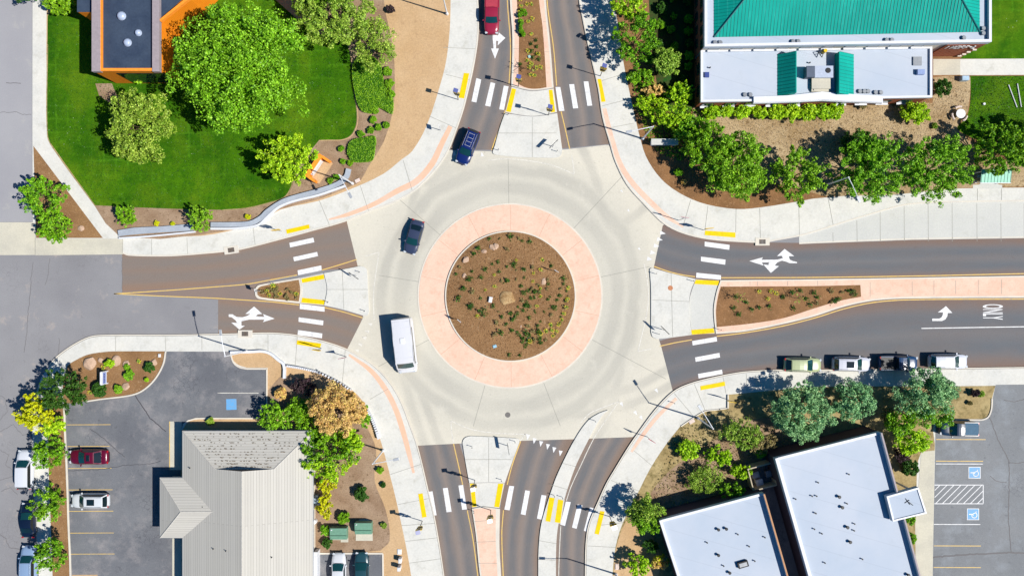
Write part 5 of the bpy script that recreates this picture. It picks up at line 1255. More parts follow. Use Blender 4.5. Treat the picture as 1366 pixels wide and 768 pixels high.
sign(678,594, 10, 'black arrow sign on the white south island', 'bar', 2.3, ZI)
sign(588,174.7-.4, 10, 'small sign on the northwest sidewalk near the dark blue suv', 'square', 2.4)
def post(px_, py_, label, z=ZI):
    x, y = P(px_, py_); r = empty('marker_post', (x, y, z), label, 'marker post', 'thin marker posts on the islands')
    b = MB(); b.tube((0,0,0), (0,0,.85), .04, .035, 7); b.build('post', M['white_metal'], r)
    b = MB(); b.tube((0,0,.85), (0,0,.93), .07, .05, 8); b.build('cap', M['black'], r); return r
for x, y, lb in ((873.7,365,'upper left corner of the east island'),(923,374.6,'upper edge of the east island near yellow paving'),(877.4,445,'lower left corner of the east island'),(959.4,439.3,'pink band at the left end of the east median'),
  (481,363,'upper right corner of the west island'),(439,403,'lower edge of the west island near yellow paving'),(487.6,414.7,'lower right corner of the west island'),
  (630,595,'upper left corner of the south island'),(687,588,'upper right corner of the south island'),(632.6,681,'left edge of the pink south median'),(669,639,'right edge of the south island by yellow paving'),
  (739,659.5,'thin bypass island above its left yellow pad'),(750,662,'thin bypass island above its right yellow pad'),(665,201,'lower left corner of the north island'),(743,202.5,'lower right corner of the north island'),(678,154,'left edge of the north island by yellow paving'),(793.5,560.5,'pointed nose of the thin bypass island'),(898,536.5,'southeast sidewalk where it meets the roundabout')):
    post(x, y, 'thin marker post on the '+lb)
# storm drains and manholes
for x, y, a, lb in ((309,333.5,-8,'storm drain grate in the kerb left of the northwest yellow paving'),(327.5,445,0,'storm drain grate in the kerb below the white lane arrow'),(1016.5,322.5,0,'storm drain grate in the kerb above the east lane arrow')):
    wx, wy = P(x, y); r = empty('storm_drain', (wx, wy, 0.0), lb, 'drain', None, math.radians(-a))
    MB().box(0,0,.10,1.9,1.0,.2).build('drain_frame', M['kerb'], r); MB().box(0,.0,.205,.85,.6,.03).build('drain_opening', M['bark'], r)
    q = MB(); [q.box(-.35+i*.175,0,.225,.04,.6,.02) for i in range(5)]; q.build('grate', M['sign_back'], r)
def cover(x, y, r, z, mt, lb):
    wx, wy = P(x, y); b = MB(); b.tube((wx,wy,z-.03), (wx,wy,z+.006), r, r, 20); tag(b.build('manhole_cover', mt), lb, 'manhole cover')
cover(894,384,.33,ZI+.012,plain('rusty_orange', (206,140,100), .8,.2),'rusty orange round cover on the east island')
cover(677.3,553,.36,.0135,plain('iron_grey', (126,122,118), .7,.3),'grey iron manhole cover in the lower roundabout lane')
# utility boxes
def ubox(x, y, sx, sy, h, mt, lb, rz=0, z=ZB, name='utility_box', gp=None):
    wx, wy = P(x, y, h); b = MB(); b.box(wx, wy, z+h/2, sx, sy, h, math.radians(rz)); b.box(wx, wy, z+h+.015, sx*.85, sy*.8, .03, math.radians(rz)); o = b.build(name, mt, bevel=.02); return tag(o, lb, 'utility box', gp)
pkb = plain('pale_pink_concrete', (236,216,204), .8, .2)
ubox(477,241,.7,.45,.15,pkb,'pale ground box beside the northwest street lamp',25)
ubox(922.5,561.5,.8,.5,.12,pkb,'pale ground box beside the southeast street lamp',30)
ubox(823,755,.5,.8,.12,pkb,'pale ground box beside the bottom street lamp')
ubox(533,735,.55,.7,.1,M['white_metal'],'flat white ground box, topmost of three beside the lower left sidewalk',z=ZB)
ubox(533.5,747.5,.4,.6,1.0,M['white_metal'],'tall white utility pedestal, middle of three beside the lower left sidewalk',z=ZB)
ubox(532,758.5,.4,.5,1.3,M['white_metal'],'tallest white utility pedestal above the bottom edge',z=ZB)
ubox(1287.5,104.5,.95,.6,.8,plain('pale_blue_box',(176,204,226),.5,.4),'pale blue box beside the concrete path of the brick building')
ubox(213,474,.3,.45,.2,M['white_metal'],'small white box in the right corner of the sign bed')
ubox(654.4,399.5,.45,.75,.35,M['white_metal'],'white box left of the pale mound on the central island',-10,z=.62)
ubox(660,461.5,.5,.4,.15,plain('pale_blue_plastic',(160,205,225),.5,.4),'small pale blue lid near the bottom of the central island',20,z=.32)
ubox(706,76,.35,.35,.15,plain('pale_mint_plastic',(180,215,205),.5,.4),'small pale mint lid in the north median bed',20,z=.17)
# green transformers
for x, y, lb in ((451.5,711,'green transformer cabinet left of the other on its pad'),(484.5,704,'green transformer cabinet on the upper rounded pad')):
    wx, wy = P(x, y, 1.2); r = empty('transformer', (wx, wy, ZB+.06), lb, 'transformer', 'green transformer cabinets')
    b = MB(); b.add([(-1.1,-.85,0),(1.1,-.85,0),(1.1,.75,0),(-1.1,.75,0),(-1.1,-.85,.85),(1.1,-.85,.85),(1.1,-.25,1.2),(-1.1,-.25,1.2),(1.1,.75,1.25),(-1.1,.75,1.25)], [(3,2,1,0),(0,1,5,4),(4,5,6,7),(7,6,8,9),(2,3,9,8),(1,2,8,6,5),(3,0,4,7,9)])
    b.build('cabinet', M['green_box'], r, bevel=.03)
    MB().box(0,-.22,1.24,2.25,.06,.05).build('lid_edge', plain('dark_green_enamel',(70,110,90),.5,.4), r); MB().box(-.85,.55,1.3,.14,.14,.1).build('lock', M['white_metal'], r)
# orange monument sign
wx, wy = P(419, 224, 1.0); r = empty('monument_sign', (wx+.4, wy, ZB), 'orange stucco monument sign with white panel beside the loose green tree', 'sign', None, math.radians(56))
MB().box(0,.35,.85,3.5,.55,1.7).build('sign_wall', M['orange_plain'], r, bevel=.02)
for sx_ in (-1, 1): MB().box(sx_*1.6,-.42,.8,.35,1.0,1.6).build('side_wall', M['orange_plain'], r, bevel=.02)
MB().box(0,-.55,.1,3.3,1.3,.25).build('plinth', M['dirt_tan'], r); MB().box(0,.0,.95,2.3,.22,1.0).build('sign_panel', M['sign_white'], r)
# white framed sign in the bed
wx, wy = P(144.5, 502.5); r = empty('post_sign', (wx, wy, ZB), 'small blue and white post sign in the mulch bed left of the ball shrubs', 'sign')
for s_ in (-1, 1):
    MB().box(0,s_*.8,.85,.16,.16,1.7).build('post', M['white_metal'], r)
MB().box(0,0,1.15,.28,1.5,.9).build('sign_panel', plain('pale_blue_sign',(150,170,230),.4,.4), r); 
for z_ in (1.65,.68): MB().box(0,0,z_,.34,1.62,.09).build('frame_rail', M['white_metal'], r)
q = MB(); [q.box(.146,-.5+i*.2,1.18,.012,.1,.34) for i in range(6)]; q.build('lettering', plain('dark_blue_letters',(50,60,120),.5,.3), r)
# long white wall at the north-east corner
wx, wy = P(886,190,1.0); r = empty('monument_wall', (wx, wy, ZB), 'long white low wall beside the northeast sidewalk under green shrubs', 'wall', None, math.radians(0))
MB().box(0,0,.6,3.4,.6,1.2).build('wall_body', M['white_trim'], r, bevel=.02); MB().box(0,0,1.24,3.55,.8,.08).build('coping', M['concrete_grey'], r)
# bus shelter
wx, wy = P(1328,236,2.6); r = empty('bus_shelter', (wx, wy, ZB), 'small bus shelter with pale teal metal roof beside the right hand sidewalk', 'bus shelter')
q = MB(); q.add([(-2.0,-.75,2.55),(1.9,-.75,2.55),(1.9,.95,2.85),(-2.0,.95,2.85),(-2.0,-.75,2.47),(1.9,-.75,2.47),(1.9,.95,2.77),(-2.0,.95,2.77)], [(0,1,2,3),(7,6,5,4),(0,4,5,1),(1,5,6,2),(2,6,7,3),(3,7,4,0)]); rf2 = q.build('roof', plain('pale_teal_metal',(128,206,176),.5,.4), r)
q = MB(); [q.tube((-1.9+i*.42,-.75,2.57),(-1.9+i*.42,.95,2.87),.025,.025,4) for i in range(10)]; q.build('roof_seam', plain('teal_seam_light',(104,180,156),.5,.4), rf2)
MB().box(-.05,-.8,2.5,4.0,.08,.14).build('fascia', M['white_metal'], r)
for sx_ in (-1.6,1.5):
    for sy_ in (-.55,.75): MB().tube((sx_,sy_,0),(sx_,sy_,2.5),.06,.06,8).build('post', M['white_metal'], r)
MB().box(-.05,.75,1.3,3.0,.04,1.6).build('back_panel', M['teal_glass'], r); MB().box(-.05,.35,.45,2.4,.4,.06).build('bench', M['sign_back'], r)
sheet('shelter_pad', [(1297,247),(1305,246.5),(1309,244),(1326,244),(1332,246.5),(1336,247),(1336,252),(1297,252)], Z(3), M['concrete_grey'])
ubox(1301,243,.25,.35,1.1,pkb,'slim beige bin left of the bus shelter',name='litter_bin')
# picnic table
wx, wy = P(1281,152,.75); r = empty('patio_table', (wx, wy, ZB), 'round white table with curved benches at the lawn edge', 'table')
MB().tube((0,0,.70),(0,0,.76),.62,.62,20).build('table_top', M['white_metal'], r); MB().tube((0,0,0),(0,0,.7),.12,.08,8).build('pedestal', M['white_metal'], r)
for a in (200,320,100):
    q = MB(); pts = [(1.0*math.cos(math.radians(a+k)), 1.0*math.sin(math.radians(a+k))) for k in range(-26,27,13)]
    for i in range(4):
        q.tube((*pts[i],.45),(*pts[i+1],.45),.14,.14,6)
    q.tube((*pts[2],0),(*pts[2],.42),.05,.05,6); q.build('bench', pkb, r)
for (a_, b2, lb) in (((1343.8,114),(1355,144),'thin white pole lying on the right lawn, left of the pair'),((1355.5,112.5),(1360.7,143.5),'thin white pole lying on the right lawn, right of the pair')):
    tag(MB().tube((*P(*a_),ZB+.1),(*P(*b2),ZB+.1),.07,.07,8).build('pole', M['white_metal']), lb, 'pole')
tag(MB().tube((*P(1311,139.5),ZB),(*P(1311,139.5),ZB+.25),.18,.16,10).build('light_fitting', M['white_metal']), 'small white round fitting in the right hand lawn', 'light fitting')
# propane-like white cylinder by tiled building, white gate strip
tag(MB().box(*P(422.5,752,1.0),.9,.5,3.6,1.5).build('fence_panel', M['white_metal']), 'white fence panel between the tiled roof building and the parking bay', 'fence')
tag(MB().tube((*P(421,693.5),ZB),(*P(421,693.5),ZB+.7),.32,.3,12).build('white_tank', M['white_metal'], bevel=.03), 'small white tank beside the tiled roof building', 'tank')
tag(MB().box(*P(420,667,.8),.55,.9,1.3,.8,.1).box(*P(420,667,.8),1.0,.5,.8,.1,.1).build('air_conditioner', plain('blue_grey_unit',(150,170,190),.5,.4)), 'blue grey air conditioner beside the tiled roof building', 'air conditioner')
# rocks
def rock(x, y, r_, lb, z=ZB, mt='rock', gp=None, sx_=1.25, h=.6, seed=0, name='boulder'):
    rr = random.Random(seed*7+int(x)); wx, wy = P(x, y, .2); bm = bmesh.new(); bmesh.ops.create_icosphere(bm, subdivisions=3, radius=1)
    ph = [Vector((rr.gauss(0,1),rr.gauss(0,1),rr.gauss(0,1))).normalized() for _ in range(9)]; of = [rr.uniform(.62,.9) for _ in ph]
    for v in bm.verts:
        d = v.co.normalized(); k = 1.0
        for p, o_ in zip(ph, of):
            dd = d.dot(p)
            if dd > .05: k = min(k, o_/dd)
        v.co = Vector((d.x*k*r_*sx_, d.y*k*r_, max(-.2, d.z*k*r_*h)))
    me = bpy.data.meshes.new(name); bm.to_mesh(me); bm.free(); me.materials.append(M[mt])
    o = bpy.data.objects.new(name, me); col.objects.link(o); o.location = (wx, wy, z+.02); o.rotation_euler = (0,0,rr.uniform(0,3)); return tag(o, lb, 'rock', gp)
rock(120,484,.85,'largest pinkish boulder at the left of the sign bed')
rock(134,480,.35,'small tan rock near the top of the sign bed')
rock(155,481,.62,'pinkish boulder behind the bright shrub in the sign bed')
rock(168.5,485,.45,'grey tan rock touching the middle shrub of the sign bed')
rock(204.5,483.5,.5,'orange tinted rock beside the right ball shrub of the sign bed')
rock(168,515,.5,'salmon rock near the lower kerb of the sign bed')
rock(108,304.5,.4,'pale rock in the triangular mulch bed by the path')
for i, (x, y) in enumerate(((225,143),(290,115),(545,305),(468,490),(425,547),(125,188),(120,273),(270,122))):
    rock(590+x/4.04, 300+y/4.04, .3+.08*(i % 3), 'small pinkish rock half sunk in the central island mulch', z=.38, gp='small rocks on the central island', seed=i)
M['sand_rock'] = ground_mat('sandstone', (210,178,130), (168,130,84), 1.6, 6, .8, .9, c3=(232,206,160), c3scale=2.5)
rock(678,396.5,1.15,'large pale sandstone mound in the middle of the central island', z=.62, mt='sand_rock', h=.35, sx_=1.05, name='sandstone_mound')

# retaining walls
def wall_thing(name, pts, wd, z0, z1, mat, lb, cat='wall', n=4):
    b = MB(); c_ = curve(pts, n) if n > 1 else pts; add_ribbon(b, c_, wd, z1, z0)
    return tag(b.build(name, mat), lb, cat)
M['wallgrey'] = ground_mat('pale_block_wall', (186,194,204), (172,180,192), .5, 4, .3, .3)
wall_thing('retaining_wall', [(283,300),(310,300),(335,298.5),(350,291),(358,283),(379,269.5),(402,262),(426,255.5),(452,246),(463,236),(466,226)], 6.5, ZB, .55, M['wallgrey'], 'broad pale grey retaining wall curving behind the northwest sidewalk')
wall_thing('wall_cap', [(283,305.5),(320,305),(346,300.5),(360,288),(374,276.5),(395,268.5),(426,261),(462,248.5)], 2.6, ZB, .62, M['white_trim'], 'white capping kerb along the front of the curved retaining wall', 'wall')
wall_thing('retaining_wall', [(160,311.5),(182,308.5),(215,306.5),(258,303.5)], [8,9,8,9], ZB, .5, M['wallgrey'], 'short pale grey retaining wall left of the small green tree')
wall_thing('wall_cap', [(161,318),(200,315.5),(229,312.8),(262,309.5)], 2.0, ZB, .56, M['white_trim'], 'white capping kerb along the short left retaining wall', 'wall')
b = MB(); add_ribbon(b, curve([(309,469.5),(340,468.5),(352,468),(362,471),(372,479),(380,486),(380.5,504)], 3), 3.2, .62, ZB)
tag(b.build('garden_wall', M['white_trim']), 'low white wall bending round the garden corner below the driveway', 'wall')
pth = curve([(384,487.3),(404,490.5),(426,496),(442,503),(457.5,511.5),(470,520)], 4) 
pth2 = curve([(491,546),(496,555),(500,565),(504,577),(506,584)], 4)
for pp, lb in ((pth, 'row of stacked pale wall blocks above the orange tree'), (pth2, 'row of stacked pale wall blocks right of the orange tree')):
    b = MB(); acc = 0; 
    for i in range(len(pp)-1):
        a_, c_ = np.array(pp[i]), np.array(pp[i+1]); L = np.linalg.norm(c_-a_); n_ = max(1, int(L/2.4))
        for j in range(n_):
            q = a_+(c_-a_)*(j+.5)/n_; wx, wy = P(*q); b.box(wx, wy, ZB+.3, .2, .26, .6, math.atan2(-(c_-a_)[1], (c_-a_)[0]))
    tag(b.build('block_wall', M['white_trim']), lb, 'wall')
# kerb step at the bypass

# ================================================================== VEGETATION
nrg = np.random.default_rng(11)
def leaves(n, centers, crad, size, up=.5, jit=.75, flat=.8):
    """returns verts (4n,3), quads: leaf quads in clumps"""
    ci = nrg.integers(0, len(centers), n)
    d = nrg.normal(size=(n, 3)); d /= np.linalg.norm(d, axis=1)[:, None]
    rad = crad[ci]*nrg.uniform(.45, 1.05, n)**.6
    p = centers[ci] + d*rad[:, None]*np.array([1, 1, flat])
    nn = d*.7+np.array([0, 0, up])+nrg.normal(size=(n, 3))*jit*.6; nn /= np.linalg.norm(nn, axis=1)[:, None]
    t = np.cross(nn, nrg.normal(size=(n, 3))); t /= np.linalg.norm(t, axis=1)[:, None]; b = np.cross(nn, t)
    s = size*nrg.uniform(.6, 1.3, n)
    t *= s[:, None]*.5; b *= s[:, None]*.34
    v = np.stack([p-t, p-b*1.0+t*.1, p+t, p+b*1.0+t*.1], 1).reshape(-1, 3)
    return v
def leaf_obj(name, v, mat, parent=None):
    n = len(v)//4; me = bpy.data.meshes.new(name)
    me.vertices.add(len(v)); me.vertices.foreach_set('co', v.astype(np.float32).ravel())
    me.loops.add(4*n); me.polygons.add(n)
    me.loops.foreach_set('vertex_index', np.arange(4*n, dtype=np.int32)); me.polygons.foreach_set('loop_start', np.arange(0, 4*n, 4, dtype=np.int32))
    me.update(calc_edges=True); me.materials.append(mat)
    o = bpy.data.objects.new(name, me); col.objects.link(o)
    if parent: o.parent = parent
    return o
def tree(x, y, r, rh, top, leaf, label, name='tree', group=None, dens=1.0, size=.34, nclump=None, sparse=False, spiky=0.0, ry=None, trunk=True, z=ZB, clear=.25, leaf2=None):
    """x,y: apparent centre of the crown; r pixel radius; top: crown top height"""
    hm = top*.62; wx, wy = P(x, y, hm); Rr = r*S*(H-hm)/H; Ry = (ry or r)*S*(H-hm)/H
    root = empty(name, (wx, wy, z), label, 'tree' if trunk else 'shrub', group)
    nc = int((nclump or int(16+Rr*11))*1.7); c = []; k = 0
    base = top*clear
    for i in range(nc):
        while True:
            q = nrg.uniform(-1, 1, 3); rr = np.linalg.norm(q)
            if rr < 1 and rr > (.45 if not sparse else .2): break
        if nrg.random() < .75 and q[2] < 0: q[2] = -q[2]*.8
        edge = 1+nrg.uniform(-.10, .12)
        c.append([q[0]*Rr*.84*edge, q[1]*Ry*.84*edge, base+(top-base)*(.42+q[2]*.5)])
    c = np.array(c); cr = nrg.uniform(.10, .22, nc)*min(Rr, Ry)*(1.0 if nc < 90 else .8)
    sat_ = nrg.integers(0, nc, nc); sd = nrg.normal(size=(nc, 3)); sd /= np.linalg.norm(sd, axis=1)[:, None]; c = np.concatenate([c, c[sat_]+sd*(cr[sat_]*1.15)[:, None]]); cr = np.concatenate([cr, cr[sat_]*.5])
    if min(Rr, Ry) < 2.2: cr *= 1.25
    if spiky:   # upright/outward sprays: stretch clumps outward as chains
        ex = []; er = []
        for q, r_ in zip(c, cr):
            d = q-np.array([0, 0, base]); d /= np.linalg.norm(d)
            ex.append(q+d*r_*1.3); er.append(r_*.55); ex.append(q+d*r_*2.0*spiky); er.append(r_*.35)
        c = np.concatenate([c, ex]); cr = np.concatenate([cr, er])
    area = Rr*Ry
    size *= .66; n = int(dens*(1000+area*470)*(.34/size)**1.6*(.45 if sparse else 1.0)); n = min(n, 90000)
    v = leaves(n, c, cr, size, up=.35, jit=1.1)
    if leaf2: 
        sel = v.reshape(-1, 4, 3); msk = sel[:, 0, 1]+nrg.normal(size=len(sel))*.5 < leaf2[1]*Ry
        a_, b_ = sel[~msk].reshape(-1, 3), sel[msk].reshape(-1, 3)
        leaf_obj('crown', a_, LEAF[leaf], root); leaf_obj('crown', b_, LEAF[leaf2[0]], root)
    else: leaf_obj('crown', v, LEAF[leaf], root)
    b = MB(); tr = max(.06, Rr*.045); 
    if trunk: b.tube((0, 0, -.05), (0, 0, top*.45), tr, tr*.6, 8)
    st = (0, 0, top*.3 if trunk else 0)
    for i in nrg.choice(len(c), min(len(c), 12 if trunk else 8), replace=False):
        m_ = (c[i]*.55+np.array(st)*.45); m_[2] += .1*top
        b.tube(st, tuple(m_), tr*.45, tr*.28, 5, caps=False); b.tube(tuple(m_), tuple(c[i]), tr*.28, .015, 5, caps=False)
    b.build('trunk' if trunk else 'stem', M['bark'], root); return root

# north-west
tree(321,88,97,0,12.5,'bright','huge bright green broadleaf tree over the northwest lawn', 'shade_tree', ry=97, size=.42, nclump=150, dens=1.05)
tree(186,168,50,0,8.5,'olive','olive green tree between the orange building and the huge bright tree', 'olive_tree', ry=58, size=.34, nclump=80)
tree(445,22,62,0,8,'olive','spreading olive green tree at the top edge beside the tan dirt', 'olive_tree', ry=50, size=.34, nclump=70)
tree(498,60,36,0,5,'olive','sparse dry looking tree leaning over the edge of the tan dirt', 'olive_tree', ry=45, sparse=True, size=.3, nclump=50, dens=.9)
tree(420,-20,60,0,8,'mid','green tree cut off by the top edge behind the huge bright tree', ry=40)
tree(384,214,42,0,6.5,'ygreen','loose yellow green tree left of the orange monument sign', 'weeping_tree', ry=34, size=.32, spiky=.5, nclump=50, dens=1.2)
tree(61,263,35,0,5,'mid','round green tree beside the pale driveway, larger of the touching pair', 'street_tree', ry=30, spiky=.8, size=.3, group='two trees at the left driveway')
tree(76,302,25,0,4.2,'mid','smaller green tree just below the larger one at the left driveway', 'street_tree', ry=24, spiky=.8, size=.3, group='two trees at the left driveway')
tree(169,288,14,0,2.2,'mid','small young green tree right of the diagonal path', 'young_tree', spiky=.8, size=.26)
tree(267,291,16,0,3,'bright','small bright tree over the end of the left retaining wall', 'young_tree', ry=17, spiky=.9, size=.28)
tree(78,6,24,0,3,'mid','green shrub between the white path and the orange building', 'shrub', ry=14, trunk=False)
tree(30,-12,22,0,5,'dark','dark tree poking in at the top left above the grey drive', 'street_tree', ry=16)
tree(118,2,1,0,1,'mid','x') if False else None
tree(185,105,10,0,1.6,'ygreen','yellow green shrub at the foot of the orange building', 'shrub', ry=8, trunk=False)
# north-east
tree(848,52,32,0,6.2,'mid','bright yellow green tree hanging over the northeast sidewalk', 'street_tree', ry=36, spiky=.8, size=.32)
tree(835,8,26,0,5.5,'ygreen','yellow green tree at the top edge beside the northeast sidewalk', 'street_tree', ry=22, spiky=.8, size=.32)
tree(888,83,21,0,3.4,'olive','rounded olive shrub right of the overhanging tree', 'shrub', trunk=False, dens=1.3)
tree(856,104,22,0,1.8,'mid','low green shrub below the overhanging tree', 'shrub', ry=13, trunk=False)
tree(872,121,19,0,1.6,'orange','low orange and yellow shrub in the northeast bed', 'shrub', ry=8, trunk=False)
tree(868,141,24,0,2.2,'ygreen','spreading green shrub below the orange one', 'shrub', ry=14, spiky=.7, trunk=False)
tree(906,125,16,0,2.6,'ygreen','upright bright shrub near the corner of the brick building', 'shrub', ry=16, spiky=.9, trunk=False)
tree(896,157,26,0,3.4,'ygreen','bright loose shrub above the long white wall', 'shrub', ry=19, spiky=.7, trunk=False)
tree(920,172,26,0,4,'mid','green tree right of the long white wall', 'street_tree', ry=22)
tree(944,195,38,0,5.8,'mid','green tree at the corner of the wood chip bed', 'street_tree', ry=36, spiky=.5, dens=1.2)
gp = 'street trees in a row by the right hand sidewalk'
tree(982,222,50,0,6.8,'bright','dense bright green tree, leftmost of the row by the sidewalk', 'street_tree', gp, ry=50, dens=1.2, nclump=85)
tree(1063,234,40,0,6,'bright','green street tree, second from the left and smallest of the row', 'street_tree', gp, ry=38, spiky=.4, dens=1.2)
tree(1142,192,24,0,3.2,'dark','dark green shrub behind the row of street trees', 'shrub', ry=20, trunk=False, dens=1.3)
tree(1160,226,52,0,6.8,'bright','broad green street tree right of the white lamp arm', 'street_tree', gp, ry=48, spiky=.4, dens=1.3, nclump=75)
tree(1246,226,50,0,6.8,'bright','broad green street tree left of the bus shelter', 'street_tree', gp, ry=48, spiky=.4, dens=1.3, nclump=75)
tree(1334,198,44,0,6.4,'mid','green tree overhanging the roof of the bus shelter', 'street_tree', gp, ry=38, spiky=.4, dens=1.2, nclump=60)
tree(1395,185,40,0,6.4,'mid','green tree at the far right edge behind the bus shelter', 'street_tree', gp, ry=36)
tree(905,230,7,0,.9,'mid','small green ball shrub in the mulch near the northeast curve', 'shrub', ry=5.5, trunk=False, dens=1.4)
tree(912,243,5,0,.7,'orange','tiny reddish shrub below the green ball in the mulch', 'shrub', ry=4, trunk=False)
tree(1220,150,21,0,2.6,'ygreen','large rounded yellow green shrub in the wood chip bed', 'shrub', ry=17, trunk=False, dens=1.6)
tree(1257,118,12,0,2.2,'dark','dark shrub at the corner of the white lower roof', 'shrub', ry=13, trunk=False, dens=1.3)
tree(1246,168,4,0,.5,'olive','tiny olive shrub near the round white table','shrub', trunk=False)
for i, (x, y) in enumerate(((948,150),(968,148),(990,150),(1012,150),(1035,149),(1057,149),(1078,149),(1098,149),(1113,149))):
    tree(x, y, 13, 0, 1.6, 'ygreen', ['yellow green hedge shrub at the left end of the row along the brick building','yellow green hedge shrub inside the row along the brick building','yellow green hedge shrub at the right end of the row along the brick building'][0 if i == 0 else (2 if i == 8 else 1)], 'hedge_shrub', 'hedge shrubs along the brick building', ry=11+(i > 3)*2, trunk=False, dens=1.6)
tree(1150,142,6,0,.9,'brownish','small dry shrub under the white lower roof','shrub', ry=4, trunk=False)
for i, (x, y, r_) in enumerate(((883,11,9),(899,22,5),(899,-4,8),(917,1,8),(918,26,7),(918,42,6),(919,58,6),(900,62,6),(880,34,8),(878,60,7),(919,75,7),(918,88,6),(912,104,6),(895,40,6),(866,80,7),(905,-20,8),(884,-22,9))):
    tree(x, y, r_, 0, 1.2, 'mid' if i % 3 else 'dark', 'round green shrub in the shaded bed beside the brick building', 'bed_shrub', 'round shrubs in the shaded bed', trunk=False, dens=1.4, size=.26)
# south-west
tree(84,520,33,0,5.5,'dark','dark green tree at the street corner beside the sign bed', 'street_tree', ry=32, size=.28, dens=1.5, nclump=60, spiky=.5)
tree(50,552,26,0,5,'yellow','vivid yellow tree touching the dark green corner tree', 'street_tree', ry=27, dens=1.1, spiky=.6)
tree(72,568,18,0,4.4,'ygreen','yellow green tree below the vivid yellow one', 'street_tree', ry=14)
gp = 'street trees along the left street'
tree(68,605,21,0,4.4,'mid','street tree right of the white suv, topmost of the three by the kerb', 'street_tree', gp, ry=26, spiky=.8, size=.28)
tree(64,672,22,0,4.4,'mid','street tree beside the navy sedan, middle of the three by the kerb', 'street_tree', gp, ry=23, spiky=.8, size=.28)
tree(69,739,23,0,4.4,'mid','street tree beside the pale blue suv, lowest of the three by the kerb', 'street_tree', gp, ry=24, spiky=.8, size=.28)
tree(370,556,28,0,3.6,'bright','bright green tree left of the orange leaved tree', 'garden_tree', ry=20, spiky=.5)
tree(450,548,42,0,6.2,'orange','orange leaved autumn tree above the tiled roof building', 'autumn_tree', ry=40, dens=1.3, size=.28, nclump=80)
tree(402,548,20,0,2.8,'mid','dark green shrub filling the gap between the bright tree and the orange tree','shrub', trunk=False, dens=1.2)
tree(414,578,22,0,3.4,'mid','green tree overlapping the top right corner of the tiled roof', 'garden_tree', ry=20)
tree(468,590,20,0,3.2,'ygreen','yellow green tree at the lower right of the orange tree', 'garden_tree', ry=22)
tree(486,556,9,0,2.6,'bright','bright green branch clump at the right edge of the orange tree', 'shrub', ry=18, trunk=False)
tree(405,515,20,0,2.4,'purple','dark purple leaved shrub in shade beside the orange tree','shrub', trunk=False, ry=12)
tree(375,525,9,0,1.4,'orange','small rusty shrub left of the orange leaved tree','shrub', trunk=False)
tree(438,606,40,0,4.6,'mid','green and yellow tree below the orange leaved tree', 'garden_tree', ry=38, spiky=.6, leaf2=('ygreen', -.25), dens=1.1)
tree(436,645,14,0,2.4,'yellow','vivid yellow shrub at the edge of the tiled roof', 'shrub', ry=9, trunk=False, spiky=.7)
tree(434,673,12,0,2.2,'yellow','feathery yellow shrub above the two green ball shrubs', 'shrub', ry=19, trunk=False, spiky=.9, sparse=True, dens=1.6)
for x, y, r_, lf, lb in ((483,658,11.5,'dark','dark green ball shrub alone in the brown garden'),(459,690,9.5,'mid','green ball shrub above the green transformers'),(434,707,8.5,'mid','green ball shrub left of the transformer, upper of two'),(436.5,724,7.5,'dark','green ball shrub left of the transformer, lower of two'),(507,626,5.5,'mid','small green shrub beside the sidewalk below the lamp'),(511.5,646,4,'dark','small dark shrub below the small green one'),(512,700,4.5,'olive','small sprawling olive shrub right of the transformers'),
   (281,562,6,'olive','small olive shrub at the left end of the tiled roof building'),
   (133.5,519,11.5,'dark','large dark green ball shrub below the small blue sign'),(199.5,489.5,7.5,'dark','dark ball shrub at the right of the sign bed'),(172,500,8,'bright','bright double shrub in the middle of the sign bed'),(147,484.5,7.5,'ygreen','bright shrub beside the pinkish boulder'),(158,519,6.5,'bright','upright bright shrub near the lower kerb of the sign bed'),(170,489,4.5,'bright','small bright shrub touching the grey tan rock'),(196,506,3,'ygreen','tiny bright shrub right side of the sign bed')):
    tree(x, y, r_, 0, max(.6, r_*.13), lf, lb, 'shrub', trunk=False, dens=2.0, size=.2, nclump=30, ry=r_*.95)
# south-east
tree(1070,550,46,0,6.2,'blue','large blue green tree below the pale green wagon', 'blue_green_tree', ry=44, dens=1.3, nclump=85, size=.3)
tree(1138,533,32,0,5.2,'blue','smaller blue green tree below the white suv with sunroof', 'blue_green_tree', ry=32, dens=1.2, size=.3)
tree(1236,529,46,0,6.6,'blue','tall blue green tree overhanging the parked dark blue pickup', 'blue_green_tree', ry=44, dens=1.3, nclump=85, size=.3, leaf2=('mid', -.45))
tree(1200,565,24,0,5,'mid','green tree at the upper corner of the larger white roof', 'garden_tree', ry=18)
tree(1216,588,28,0,4.2,'ygreen','yellow green tree between the white roof and the parking lot', 'garden_tree', ry=20, dens=.9)
tree(1184,553,12,0,2.6,'brownish','dry brown shrub in the shade between the blue green trees','shrub', trunk=False, sparse=True, dens=1.6)
tree(1203,606,12,0,2,'purple','dark twiggy shrub beside the upper right roof corner','shrub', trunk=False, sparse=True, dens=1.5)
tree(1213,624,12.5,0,1.9,'dark','dark ball shrub beside the pale path on the right', 'shrub', trunk=False, dens=2.0, size=.22)
tree(1204,621,6,0,1.1,'brownish','dry brown shrub left of the dark ball shrub','shrub', trunk=False)
tree(990,578,34,0,4.2,'olive','sparse olive tree over the dry grass bed', 'sparse_tree', ry=24, sparse=True, dens=1.0, size=.28)
tree(1015,590,26,0,3.2,'brownish','sparse dry tree above the equipment enclosure', 'sparse_tree', ry=16, sparse=True, dens=1.0, size=.28)
tree(918,600,16,0,1.9,'ygreen','rounded yellow green shrub left in the dry grass bed', 'shrub', ry=16, trunk=False, dens=1.2)
tree(958,608,20,0,2.4,'ygreen','bright green shrub in the middle of the dry grass bed', 'shrub', ry=15, trunk=False, spiky=.6)
